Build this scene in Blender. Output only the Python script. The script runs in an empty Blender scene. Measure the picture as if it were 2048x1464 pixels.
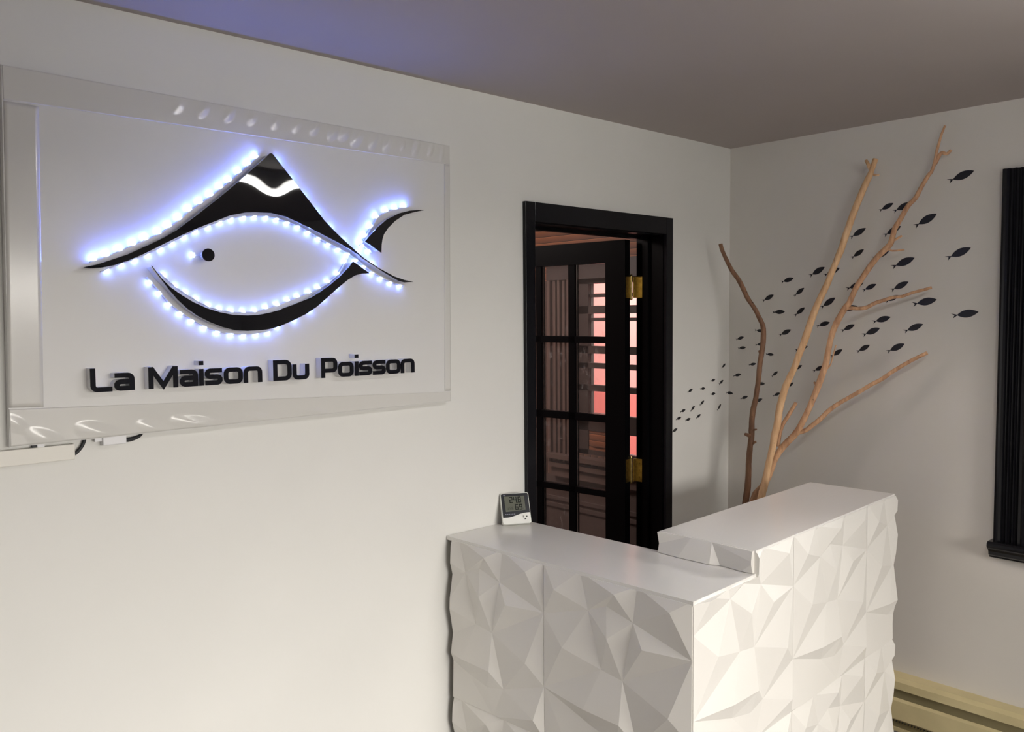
# Shop entrance room: lit fish sign, faceted reception desk, driftwood branches
# and a school of fish decals.  Units are metres; the room corner is the origin,
# x runs along the sign wall, y into the wall, z up.
import bpy, bmesh, math, random, json
from mathutils import Vector, Matrix
from mathutils.geometry import tessellate_polygon
random.seed(7)
DATA = json.loads(r'''{"cam":{"loc":[-3.3639,-2.1854,1.6928],
"rows":[[0.736008,-0.676923,-0.008157],[0.046207,0.038212,0.998201],[0.675394,0.735061,-0.059403]],
"f":1691.16},"board":[[-2.9039,2.2551],[-1.6478,2.2391],[-1.6547,1.4161],[-2.9194,1.4058]],
"tape_in":[[-2.8591,2.203],[-1.6776,2.1958],[-1.688,1.4454],[-2.8686,1.4661]],
"hat":[[-2.7608,1.8131],[-2.7297,1.8205],[-2.6968,1.8332],[-2.6608,1.8469],[-2.6332,1.8608],[-2.6027,1.876],[-2.5715,1.8931],[-2.5421,1.9116],[-2.5171,1.9314],[-2.4892,1.9529],[-2.4634,1.9745],[-2.4318,2.0001],[-2.4051,2.023],[-2.378,2.0465],[-2.3571,2.0657],[-2.3307,2.0905],[-2.3039,2.1137],[-2.2873,2.1311],[-2.2819,2.1325],[-2.2775,2.1304],[-2.2181,2.0661],[-2.1725,2.0166],[-2.1256,1.9648],[-2.0835,1.9286],[-2.0402,1.8958],[-1.9993,1.8656],[-1.9465,1.8369],[-1.8919,1.814],[-1.8545,1.804],[-1.8209,1.7985],[-1.8547,1.7966],[-1.8772,1.8011],[-1.9286,1.8252],[-1.9678,1.8467],[-2.0028,1.8649],[-2.0337,1.8828],[-2.074,1.9023],[-2.1136,1.9182],[-2.1522,1.9331],[-2.19,1.9477],[-2.2209,1.9588],[-2.2512,1.968],[-2.2871,1.9736],[-2.3311,1.9721],[-2.3586,1.9696],[-2.4017,1.9588],[-2.444,1.9401],[-2.4902,1.9197],[-2.5279,1.9011],[-2.5768,1.8749],[-2.6244,1.8489],[-2.659,1.8328],[-2.6928,1.82],[-2.7214,1.8133],[-2.7471,1.8109]],
"jaw":[[-2.6061,1.8223],[-2.6044,1.8213],[-2.5838,1.7933],[-2.5613,1.77],[-2.5346,1.7512],[-2.5055,1.7336],[-2.47,1.7179],[-2.4355,1.7074],[-2.4021,1.701],[-2.3617,1.6993],[-2.3307,1.7006],[-2.299,1.706],[-2.2688,1.7132],[-2.2597,1.7175],[-2.2271,1.7282],[-2.199,1.7382],[-2.1705,1.7488],[-2.1387,1.7673],[-2.1063,1.7882],[-2.076,1.8113],[-2.0507,1.8346],[-2.0365,1.8518],[-2.0328,1.8527],[-1.9786,1.8206],[-2.0063,1.8191],[-2.029,1.813],[-2.0543,1.7992],[-2.0904,1.7731],[-2.1233,1.7468],[-2.1555,1.7222],[-2.1897,1.7021],[-2.2282,1.6849],[-2.2658,1.6708],[-2.2682,1.669],[-2.3002,1.662],[-2.3214,1.6594],[-2.3629,1.6582],[-2.3973,1.6607],[-2.4288,1.6689],[-2.4615,1.6816],[-2.4934,1.6978],[-2.5209,1.7173],[-2.5441,1.7392],[-2.5651,1.7645],[-2.5856,1.7929]],
"tail":[[-1.7752,2.0206],[-1.8006,2.0196],[-1.8315,2.0147],[-1.8695,2.0041],[-1.9144,1.9825],[-1.9513,1.9544],[-1.9767,1.9303],[-1.9926,1.913],[-1.9632,1.8975],[-1.9365,1.8827],[-1.9349,1.907],[-1.932,1.9223],[-1.9263,1.9378],[-1.9113,1.9569],[-1.8849,1.98],[-1.8508,2.0009],[-1.8123,2.0121]],
"eye":[[-2.4627,1.8541],[-2.4465,1.8548]],
"leds":{"hat_top":[[-2.7278,1.8308],[-2.699,1.8423],[-2.6686,1.8564],[-2.6363,1.872],[-2.6069,1.8866],[-2.5745,1.9028],[-2.5487,1.9213],[-2.5212,1.9426],[-2.4957,1.9665],[-2.4673,1.9873],[-2.4385,2.0084],[-2.4118,2.0309],[-2.3874,2.051],[-2.3598,2.0767],[-2.3332,2.1001],[-2.3115,2.1205]],
"hat_low":[[-2.7023,1.8109],[-2.6685,1.826],[-2.6374,1.8382],[-2.6057,1.8521],[-2.5745,1.8679],[-2.5451,1.8839],[-2.5151,1.9014],[-2.4847,1.9168],[-2.4512,1.9301],[-2.4196,1.9442],[-2.3888,1.955],[-2.3549,1.962],[-2.3535,1.9615],[-2.3231,1.9657],[-2.2891,1.9671],[-2.2577,1.9638],[-2.2258,1.956],[-2.1933,1.9469],[-2.1618,1.9332],[-2.1299,1.9179],[-2.0989,1.903],[-2.0656,1.8906],[-2.0351,1.8781],[-2.0077,1.8613],[-1.9799,1.8428],[-1.9516,1.8254],[-1.9209,1.811],[-1.8878,1.7978],[-1.8521,1.7901]],
"jaw_out":[[-2.5999,1.7843],[-2.5776,1.7576],[-2.555,1.7295],[-2.5273,1.7074],[-2.4988,1.6886],[-2.4669,1.6713],[-2.4332,1.6584],[-2.3965,1.6519],[-2.362,1.6483],[-2.3266,1.6505],[-2.2925,1.6554]],
"jaw_in":[[-2.5691,1.7977],[-2.5409,1.7718],[-2.5155,1.7546],[-2.4878,1.7381],[-2.4576,1.7222],[-2.4266,1.7133],[-2.3949,1.7082],[-2.3614,1.7068],[-2.3281,1.7086],[-2.2951,1.7171],[-2.2625,1.7265],[-2.2615,1.7257],[-2.23,1.7384],[-2.1993,1.749],[-2.1642,1.7609],[-2.1336,1.7742],[-2.1011,1.7925],[-2.0692,1.8171],[-2.0449,1.8525]],
"tail_top":[[-1.9891,1.9101],[-1.9726,1.9321],[-1.9523,1.9605],[-1.9318,1.9901],[-1.8985,2.0084],[-1.8647,2.0187],[-1.8315,2.0266]],
"tail_low":[[-1.9856,1.9058],[-1.9628,1.8903]],
"eye":[[-2.4891,1.8539],[-2.465,1.8532]]},"letters":[["L",-2.7544,-2.7063],["a",-2.7016,-2.6548],["M",-2.6214,-2.55],["a",-2.5455,-2.499],["i",-2.4958,-2.4841],["s",-2.4806,-2.4345],["o",-2.4301,-2.3792],["n",-2.3759,-2.3245],["D",-2.2912,-2.2377],["u",-2.2335,-2.1836],["P",-2.1448,-2.0937],["o",-2.0899,-2.0396],["i",-2.0345,-2.0226],["s",-2.0205,-1.9758],["s",-1.973,-1.9276],["o",-1.9249,-1.8741],["n",-1.8715,-1.8213]],
"text_z":[1.5205,1.577],
"raceway":[[-2.9368,1.3979],[-2.7813,1.3984],[-2.7826,1.3622],[-2.9383,1.3607]],
"plug":[[-2.7208,1.4055],[-2.6665,1.4056],[-2.6671,1.3873],[-2.7196,1.3895]],
"cord_a":[[-2.7805,1.3718],[-2.7759,1.376],[-2.7691,1.3825],[-2.7633,1.3902],[-2.7591,1.3994],[-2.757,1.4112]],
"cord_b":[[-2.6659,1.3944],[-2.6517,1.3941],[-2.6385,1.3965],[-2.6287,1.3998],[-2.6212,1.406]],
"conn":[[-2.8693,1.4012],[-2.8569,1.401],[-2.836,1.401]],
"leaf":{"P":[-0.5605,0.15,2.0308],
"ang":97,"ztop":2.0308},"leafcols":[0.0178,0.1015,0.2684,0.3032,0.4497,0.4763,0.5002],
"leafrows":[1.9177,1.5982,1.5689,1.2542,1.2207,0.9175,0.8904,0.7318],
"fish":[["B",[0.9421,2.1806],[1.0298,2.2079],
"big black fish decal highest on the grey wall, near the window casing"],["B",[0.6844,2.0963],[0.739,2.1206],
"small black fish decal high between the tops of the middle and right branches"],["B",[0.7399,2.0877],[0.8073,2.1162],
"black fish decal with its nose hidden by the right branch, beside the small topmost one"],["B",[0.8219,2.0235],[0.903,2.0642],
"big black fish decal alone right of the right branch's upper bend"],["B",[0.5668,1.9991],[0.6308,2.0325],
"black fish decal whose tail touches the right edge of the middle branch"],["B",[0.7041,1.9974],[0.77,2.0288],
"black fish decal crossed by the right branch just above its short stub"],["B",[0.5735,1.9164],[0.6243,1.9478],
"small black fish decal under the one touching the middle branch's right edge"],["B",[0.9415,1.8947],[1.0253,1.9288],
"big black fish decal near the window casing, second down from the top one"],["B",[0.7386,1.8716],[0.824,1.9032],
"big black fish decal just below the right branch's two short stubs"],["B",[0.4571,1.8505],[0.5242,1.8779],
"black fish decal cut across its middle by the pale middle branch"],["B",[0.6613,1.9102],[0.7261,1.9357],
"black fish decal almost wholly hidden behind the right branch below its stubs"],["B",[0.555,1.7909],[0.6248,1.813],
"black fish decal crossed by the right branch above the branch's fork"],["B",[0.6228,1.7828],[0.6772,1.8068],
"small black fish decal just right of the right branch, above its thin side twig"],["B",[0.7359,1.7804],[0.8028,1.8119],
"black fish decal floating just above the middle of the right-hand side twig"],["B",[0.4447,1.7162],[0.5066,1.756],
"black fish decal with its tail on the middle branch, between middle and right branches"],["B",[0.8214,1.724],[0.9094,1.7411],
"big black fish decal right under the tip of the upper side twig"],["B",[0.9664,1.6787],[1.0568,1.6929],
"big black fish decal nearest the window casing and lowest of the three there"],["B",[0.5309,1.7032],[0.6027,1.7194],
"black fish decal hidden behind the fork of the right branch"],["B",[0.7156,1.7354],[0.7659,1.7599],
"black fish decal split lengthwise by the upper side twig"],["B",[0.6658,1.6554],[0.7365,1.6756],
"black fish decal below the upper side twig, topmost of the lower right cluster"],["B",[0.5366,1.6191],[0.5915,1.6456],
"small black fish decal just right of the right branch, below its fork"],["B",[0.6259,1.6025],[0.695,1.6316],
"black fish decal in the lower right cluster, under the one below the side twig"],["B",[0.7902,1.6187],[0.8609,1.6478],
"black fish decal farthest right of the lower right cluster"],["B",[0.6022,1.5345],[0.6552,1.5634],
"small black fish decal lowest middle of the lower right cluster"],["B",[0.7252,1.5376],[0.7921,1.5708],
"black fish decal at the bottom of the lower right cluster, above the long twig's tip"],["B",[0.4914,1.5113],[0.5407,1.5427],
"black fish decal behind the hair-thin twig on the right branch"],["B",[0.2608,1.8291],[0.3191,1.8445],
"small black fish decal topmost between the dark left branch and the middle branch"],["B",[0.3925,1.8505],[0.4588,1.8851],
"black fish decal left beside the one cut by the middle branch"],["B",[0.3218,1.7668],[0.3679,1.8012],
"steep black fish decal below right of the topmost one between left and middle branches"],["B",[0.1714,1.7492],[0.2249,1.7749],
"small black fish decal just right of the left branch's upper bend"],["B",[0.2199,1.6983],[0.2795,1.7007],
"level black fish decal right of the left branch, in a row of two"],["B",[0.3257,1.6835],[0.3721,1.7181],
"steep black fish decal left of the middle branch, beside the level one"],["B",[0.4273,1.638],[0.4849,1.6548],
"purplish black fish decal between the middle and right branches"],["B",[0.2541,1.5976],[0.3096,1.6226],
"black fish decal alone between the bend of the left branch and the middle branch"],["B",[0.134,1.6195],[0.1799,1.6144],
"small black fish decal with its nose behind the left branch's bend, upper of two"],["B",[0.1377,1.5532],[0.1819,1.5608],
"small black fish decal with its nose behind the left branch, lower of two"],["B",[0.0372,1.5756],[0.0777,1.5885],
"small black fish decal just right of the room corner, upper of a pair"],["B",[0.0474,1.5364],[0.0886,1.5407],
"small black fish decal just right of the room corner, lower of a pair"],["B",[0.1888,1.5143],[0.229,1.5117],
"small black fish decal with its tail against the right side of the left branch"],["B",[0.33,1.5337],[0.388,1.5534],
"black fish decal cut by the lower middle branch, only tail and nose showing"],["B",[0.1031,1.4624],[0.1419,1.47],
"small black fish decal touching the left edge of the left branch"],["B",[0.0239,1.4084],[0.0655,1.4193],
"small black fish decal midway between the room corner and the left branch"],["B",[0.2189,1.4149],[0.249,1.4398],
"steep small black fish decal midway between the lower left and middle branches"],["A",[-0.0607,1.4463],[-0.0282,1.4657],
"tiny black fish decal highest on the white wall, just left of the corner"],["A",[-0.1473,1.3919],[-0.1103,1.3973],
"tiny black fish decal on the white wall, second highest there"],["A",[-0.0808,1.3737],[-0.0455,1.3911],
"tiny steep black fish decal left of the corner, under the second highest there"],["A",[-0.2259,1.3625],[-0.1882,1.3627],
"tiny level black fish decal midway on the white wall between corner and door"],["A",[-0.3192,1.3537],[-0.2822,1.3651],
"tiny black fish decal at upper left of the white wall's school"],["A",[-0.1467,1.3326],[-0.1078,1.3347],
"tiny round black fish decal left of the one folded over the corner"],["B",[0.0618,1.3057],[0.101,1.32],
"small black fish decal just right of the corner, lowest on the grey wall's left end"],["B",[0.1428,1.3799],[0.1864,1.3809],
"small black fish decal poking nose out right of the left branch, upper one"],["B",[0.1345,1.2957],[0.1744,1.314],
"small black fish decal poking nose out right of the left branch, lower one"],["B",[0.3233,1.4479],[0.3625,1.4708],
"small black fish decal right of the middle branch with its tail hidden, upper one"],["B",[0.2894,1.3703],[0.3236,1.3941],
"small black fish decal peeping out right of the middle branch, lower one"],["B",[0.2258,1.3301],[0.262,1.3456],
"small black fish decal with its nose on the left edge of the middle branch"],["A",[-0.2293,1.2892],[-0.1951,1.308],
"tiny steep black fish decal in the middle of the white wall's school"],["A",[-0.2976,1.269],[-0.2648,1.2909],
"tiny steep black fish decal left of the other steep one in the white wall's school"],["A",[-0.0915,1.2561],[-0.0624,1.2827],
"tiny nearly upright black fish decal by the corner, lowest one left of it"],["A",[-0.372,1.2713],[-0.334,1.279],
"tiny black fish decal third nearest the door casing"],["A",[-0.4035,1.2424],[-0.3648,1.2478],
"tiny black fish decal second nearest the door casing"],["A",[-0.3348,1.2314],[-0.2968,1.2369],
"tiny black fish decal in the lowest row, right of the two nearest the door"],["A",[-0.256,1.2346],[-0.2204,1.2489],
"tiny black fish decal rightmost in the lowest row by the door"],["A",[-0.4318,1.1897],[-0.3925,1.2017],
"tiny black fish decal lowest of all, right beside the door casing"],["B",[0.4137,1.4469],[0.4637,1.4712],
"black fish decal with its nose behind the right branch, below the hair-thin twig"]],
"fishc":[[-0.0211,1.3319],[0.023,1.3277]],
"bl":[[-0.1864,-0.2082,0.8739,0.0135],[-0.1801,-0.213,0.9308,0.0133],[-0.1763,-0.2142,0.9769,0.013],[-0.1731,-0.2143,1.0478,0.0128],[-0.1687,-0.2162,1.108,0.0126],[-0.1639,-0.2189,1.1468,0.0124],[-0.1603,-0.2196,1.1749,0.0122],[-0.1579,-0.2184,1.2243,0.012],[-0.1532,-0.2209,1.2773,0.0118],[-0.1451,-0.2286,1.3303,0.0115],[-0.1364,-0.2371,1.4246,0.0113],[-0.1318,-0.2395,1.4837,0.0111],[-0.124,-0.2467,1.5471,0.0109],[-0.12,-0.248,1.6018,0.0107],[-0.1195,-0.2441,1.6403,0.0105],[-0.1264,-0.2287,1.679,0.0103],[-0.1345,-0.2114,1.7178,0.0101],[-0.1477,-0.1863,1.76,0.0099],[-0.1558,-0.169,1.8023,0.0097],[-0.1657,-0.1489,1.8447,0.0095],[-0.1773,-0.1262,1.8809,0.0093],[-0.1873,-0.1061,1.9268,0.0091],[-0.1948,-0.0899,1.9662,0.0089],[-0.197,-0.0816,1.9958,0.0087]],
"bl_nubs":[[[-0.1677,-0.2186,1.1681,0.0097],[-0.1849,-0.2012,1.1768,0.0059]],[[-0.1641,-0.2241,1.1358,0.0075],[-0.1546,-0.2387,1.1449,0.0043]],[[-0.1621,-0.2271,1.1943,0.0054],[-0.1532,-0.2409,1.1979,0.0032]],[[-0.1274,-0.2438,1.5116,0.0075],[-0.1369,-0.2384,1.5354,0.0059]]],
"bm":[[-0.24,-0.3174,0.924,0.0146],[-0.2322,-0.3226,0.9651,0.0145],[-0.2243,-0.3271,1.0061,0.0145],[-0.2165,-0.3351,1.0682,0.0144],[-0.2087,-0.3468,1.1306,0.0143],[-0.2009,-0.3529,1.1887,0.0142],[-0.193,-0.3626,1.2505,0.0141],[-0.1852,-0.365,1.3013,0.014],[-0.1774,-0.3816,1.3768,0.0139],[-0.1696,-0.3925,1.4143,0.0138],[-0.1617,-0.4166,1.4715,0.0137],[-0.1539,-0.4316,1.5243,0.0136],[-0.1461,-0.4517,1.5831,0.0135],[-0.1383,-0.4727,1.6566,0.0134],[-0.1304,-0.4969,1.7299,0.0132],[-0.1226,-0.5332,1.8103,0.0131],[-0.1148,-0.5485,1.859,0.013],[-0.107,-0.5789,1.9382,0.0128],[-0.0991,-0.5947,1.9983,0.0127],[-0.0913,-0.6214,2.0837,0.0126],[-0.0835,-0.6541,2.1708,0.0124],[-0.0757,-0.6746,2.2217,0.0123],[-0.0678,-0.6834,2.2522,0.0102],[-0.06,-0.6919,2.2905,0.0102]],
"bm_nubs":[[[-0.063,-0.6763,2.2498,0.0088],[-0.06,-0.6543,2.2909,0.0059]],[[-0.065,-0.6874,2.2289,0.0049],[-0.06,-0.7077,2.2269,0.0039]]],
"br":[[-0.175,-0.238,0.8874,0.014],[-0.1717,-0.2807,0.9573,0.0138],[-0.1684,-0.3017,0.9949,0.0136],[-0.1651,-0.3185,1.0388,0.0135],[-0.1618,-0.3296,1.0746,0.0134],[-0.1586,-0.3482,1.1112,0.0132],[-0.1553,-0.3796,1.1523,0.0131],[-0.152,-0.4108,1.186,0.0129],[-0.1487,-0.4324,1.2185,0.0128],[-0.1454,-0.4537,1.2608,0.0126],[-0.1421,-0.4746,1.3094,0.0125],[-0.1388,-0.4884,1.3471,0.0124],[-0.1355,-0.5036,1.3882,0.0122],[-0.1322,-0.5222,1.4445,0.0121],[-0.1289,-0.535,1.4891,0.012],[-0.1257,-0.543,1.5421,0.0119],[-0.1224,-0.551,1.5883,0.0118],[-0.1191,-0.5614,1.6278,0.0117],[-0.1158,-0.5774,1.665,0.0116],[-0.1125,-0.6027,1.7108,0.0114],[-0.1092,-0.62,1.7342,0.0113],[-0.1059,-0.6368,1.7776,0.0112],[-0.1026,-0.6586,1.8171,0.011],[-0.0993,-0.6902,1.8656,0.0109],[-0.0961,-0.7247,1.9101,0.0107],[-0.0928,-0.7573,1.941,0.0106],[-0.0895,-0.7717,1.9629,0.0105],[-0.0862,-0.7824,2.0109,0.0102],[-0.0829,-0.8043,2.0511,0.0095],[-0.0796,-0.8275,2.094,0.0089],[-0.0763,-0.8539,2.1218,0.0082],[-0.073,-0.8705,2.1567,0.0076],[-0.0697,-0.896,2.2011,0.007],[-0.0664,-0.9054,2.2139,0.0064],[-0.0632,-0.9146,2.2475,0.0058],[-0.0599,-0.9208,2.2901,0.0052],[-0.0566,-0.9272,2.321,0.0046],[-0.0533,-0.9337,2.349,0.004],[-0.05,-0.9436,2.3777,0.0039]],
"br_twigs":[[[-0.1125,-0.6062,1.7108,0.0084],[-0.1063,-0.6241,1.7112,0.0081],[-0.1,-0.6523,1.7095,0.0078],[-0.0938,-0.6801,1.7132,0.0074],[-0.0875,-0.7107,1.7294,0.0071],[-0.0812,-0.7477,1.742,0.0068],[-0.075,-0.7743,1.7507,0.0064],[-0.0688,-0.8072,1.754,0.0061],[-0.0625,-0.8395,1.7663,0.0058],[-0.0562,-0.8777,1.7766,0.0055],[-0.05,-0.9085,1.7855,0.0052]],[[-0.152,-0.418,1.197,0.0098],[-0.1447,-0.4395,1.2051,0.0096],[-0.1374,-0.4572,1.2129,0.0095],[-0.1301,-0.4818,1.2348,0.0093],[-0.1228,-0.5132,1.2638,0.0091],[-0.1156,-0.544,1.2991,0.0089],[-0.1083,-0.578,1.3277,0.0087],[-0.101,-0.6216,1.3565,0.0085],[-0.0937,-0.6651,1.3849,0.0083],[-0.0864,-0.7023,1.4112,0.0081],[-0.0791,-0.739,1.4335,0.0079],[-0.0719,-0.7782,1.4648,0.0077],[-0.0646,-0.8233,1.4959,0.0075],[-0.0573,-0.8518,1.5146,0.0073],[-0.05,-0.8971,1.54,0.0071]],[[-0.1586,-0.346,1.1352,0.0079],[-0.1538,-0.3456,1.1658,0.0079],[-0.149,-0.3492,1.2004,0.0079],[-0.1443,-0.3575,1.2284,0.0079],[-0.1395,-0.3714,1.255,0.0078],[-0.1348,-0.3888,1.287,0.0078],[-0.13,-0.408,1.3223,0.0078]],[[-0.1289,-0.5388,1.4661,0.003],[-0.118,-0.5492,1.4847,0.0028],[-0.107,-0.5502,1.5064,0.0026],[-0.096,-0.5513,1.5303,0.0024],[-0.085,-0.555,1.5632,0.0022]],[[-0.0895,-0.7717,1.9662,0.0053],[-0.0722,-0.7788,1.9715,0.0048],[-0.055,-0.7961,1.9858,0.0043]],[[-0.0928,-0.7623,1.9358,0.0043],[-0.0739,-0.7705,1.9296,0.0038],[-0.055,-0.8077,1.9324,0.0033]],[[-0.1355,-0.5035,1.396,0.0061],[-0.11,-0.4781,1.4087,0.0046]],[[-0.0632,-0.912,2.2364,0.0074],[-0.0595,-0.9201,2.2501,0.0069],[-0.0559,-0.9272,2.2696,0.0065],[-0.0523,-0.9361,2.2802,0.006],[-0.0486,-0.9514,2.2741,0.0055],[-0.045,-0.9648,2.2869,0.005]]],
"pat":{"A":[0,0,0],
"TR":[1,0,0],
"BL":[0,1,0],
"BR":[1,1,0],
"B":[0.11,0.124,1],
"T1":[0.274,0.0,0],
"T2":[0.662,0.0,0],
"X":[0.535,0.059,1],
"W":[0.46,0.143,0.08],
"C":[0.636,0.189,0.05],
"D":[0.332,0.192,0.05],
"Y":[0.885,0.071,1],
"E":[1.0,0.286,0.05],
"F":[0.0,0.286,0.05],
"G":[0.487,0.299,1],
"H":[0.718,0.297,1],
"I":[0.169,0.426,1],
"J":[0.425,0.485,0.1],
"K":[0.569,0.504,0.1],
"L":[0.878,0.591,1],
"M":[1.0,0.698,0.1],
"N":[0.568,0.725,1],
"O":[0.665,0.812,0.1],
"Z":[0.527,0.839,0.2],
"P":[0.354,0.806,0.08],
"U":[0.321,0.717,1],
"Q":[0.0,0.698,0.08],
"V":[0.94,0.898,1],
"S":[0.576,1.0,0.15],
"R":[0.201,1.0,0.3]},"desk":{"x0":-1.6586,"th":0.05023,"zl":0.9673,"zh":1.0325,"w":0.3275,"yF":-0.9477,"yB":-0.6265,"u0":0.3155,"u1":1.3411},"thermo":{"bl":[-1.4478,-0.0496],
"br":[-1.3605,-0.0989],
"z":0.9765}}''')
scene = bpy.context.scene
COL = scene.collection
PI = math.pi

# ------------------------------------------------------------------ materials
def srgb(r, g, b):
    f = lambda c: (c/255/12.92) if c/255 <= .04045 else ((c/255+.055)/1.055)**2.4
    return (f(r), f(g), f(b), 1)

def new_mat(name):
    m = bpy.data.materials.new(name); m.use_nodes = True
    nt = m.node_tree
    return m, nt, nt.nodes, nt.links, nt.nodes['Principled BSDF']

def pbr(name, col, rough=.5, metal=0., spec=.5, noise=0., nscale=8., bump=0., bscale=120., coat=0.):
    m, nt, N, L, b = new_mat(name)
    b.inputs['Base Color'].default_value = col
    b.inputs['Roughness'].default_value = rough
    b.inputs['Metallic'].default_value = metal
    b.inputs['Specular IOR Level'].default_value = spec
    b.inputs['Coat Weight'].default_value = coat
    tc = N.new('ShaderNodeTexCoord')
    if noise > 0:
        n = N.new('ShaderNodeTexNoise'); n.inputs['Scale'].default_value = nscale; n.inputs['Detail'].default_value = 5
        r = N.new('ShaderNodeValToRGB')
        c = Vector(col[:3])
        r.color_ramp.elements[0].position = .3; r.color_ramp.elements[1].position = .7
        r.color_ramp.elements[0].color = (*(c*(1-noise)), 1); r.color_ramp.elements[1].color = (*[min(1, v) for v in c*(1+noise)], 1)
        L.new(tc.outputs['Object'], n.inputs['Vector']); L.new(n.outputs['Fac'], r.inputs['Fac']); L.new(r.outputs['Color'], b.inputs['Base Color'])
    if bump > 0:
        n2 = N.new('ShaderNodeTexNoise'); n2.inputs['Scale'].default_value = bscale; n2.inputs['Detail'].default_value = 4
        bp = N.new('ShaderNodeBump'); bp.inputs['Strength'].default_value = bump; bp.inputs['Distance'].default_value = .002
        L.new(tc.outputs['Object'], n2.inputs['Vector']); L.new(n2.outputs['Fac'], bp.inputs['Height']); L.new(bp.outputs['Normal'], b.inputs['Normal'])
    return m

def emis(name, col, strength):
    m, nt, N, L, b = new_mat(name)
    b.inputs['Base Color'].default_value = col
    b.inputs['Emission Color'].default_value = col
    b.inputs['Emission Strength'].default_value = strength
    return m

def wood_mat(name, dark, light, scale=(12, 12, 2.2), rough=.6):
    m, nt, N, L, b = new_mat(name)
    tc = N.new('ShaderNodeTexCoord'); mp = N.new('ShaderNodeMapping')
    mp.inputs['Scale'].default_value = scale
    n = N.new('ShaderNodeTexNoise'); n.inputs['Scale'].default_value = 4; n.inputs['Detail'].default_value = 8; n.inputs['Roughness'].default_value = .65
    n3 = N.new('ShaderNodeTexNoise'); n3.inputs['Scale'].default_value = 38; n3.inputs['Detail'].default_value = 2
    r = N.new('ShaderNodeValToRGB')
    r.color_ramp.elements[0].position = .32; r.color_ramp.elements[1].position = .68
    r.color_ramp.elements[0].color = dark; r.color_ramp.elements[1].color = light
    sp = N.new('ShaderNodeValToRGB'); sp.color_ramp.elements[0].position = .23; sp.color_ramp.elements[1].position = .29
    sp.color_ramp.elements[0].color = (.25, .2, .16, 1); sp.color_ramp.elements[1].color = (1, 1, 1, 1)
    mx = N.new('ShaderNodeMix'); mx.data_type = 'RGBA'; mx.blend_type = 'MULTIPLY'; mx.inputs['Factor'].default_value = 1
    L.new(tc.outputs['Object'], mp.inputs['Vector']); L.new(mp.outputs['Vector'], n.inputs['Vector']); L.new(tc.outputs['Object'], n3.inputs['Vector'])
    L.new(n.outputs['Fac'], r.inputs['Fac']); L.new(n3.outputs['Fac'], sp.inputs['Fac'])
    L.new(r.outputs['Color'], mx.inputs['A']); L.new(sp.outputs['Color'], mx.inputs['B']); L.new(mx.outputs['Result'], b.inputs['Base Color'])
    bp = N.new('ShaderNodeBump'); bp.inputs['Strength'].default_value = .5; bp.inputs['Distance'].default_value = .003
    L.new(n.outputs['Fac'], bp.inputs['Height']); L.new(bp.outputs['Normal'], b.inputs['Normal'])
    b.inputs['Roughness'].default_value = rough
    return m

def plank_mat(name, a, c, axis, pitch, rough=.6):
    """boards with dark joints every `pitch` metres along an object axis"""
    m, nt, N, L, b = new_mat(name)
    tc = N.new('ShaderNodeTexCoord'); sx = N.new('ShaderNodeSeparateXYZ'); L.new(tc.outputs['Object'], sx.inputs['Vector'])
    d = N.new('ShaderNodeMath'); d.operation = 'DIVIDE'; d.inputs[1].default_value = pitch; L.new(sx.outputs['XYZ'.index(axis)], d.inputs[0])
    fr = N.new('ShaderNodeMath'); fr.operation = 'FRACT'; L.new(d.outputs[0], fr.inputs[0])
    r = N.new('ShaderNodeValToRGB'); r.color_ramp.interpolation = 'LINEAR'
    e = r.color_ramp.elements; e[0].position = .06; e[0].color = (a[0]*.25, a[1]*.25, a[2]*.25, 1); e[1].position = .12; e[1].color = a
    x = e.new(.9); x.color = c
    x2 = e.new(.97); x2.color = (min(1, c[0]*1.7), min(1, c[1]*1.7), min(1, c[2]*1.7), 1)
    L.new(fr.outputs[0], r.inputs['Fac']); L.new(r.outputs['Color'], b.inputs['Base Color'])
    bp = N.new('ShaderNodeBump'); bp.inputs['Strength'].default_value = .6; bp.inputs['Distance'].default_value = .006
    L.new(fr.outputs[0], bp.inputs['Height'])
    b.inputs['Roughness'].default_value = rough
    return m

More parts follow.
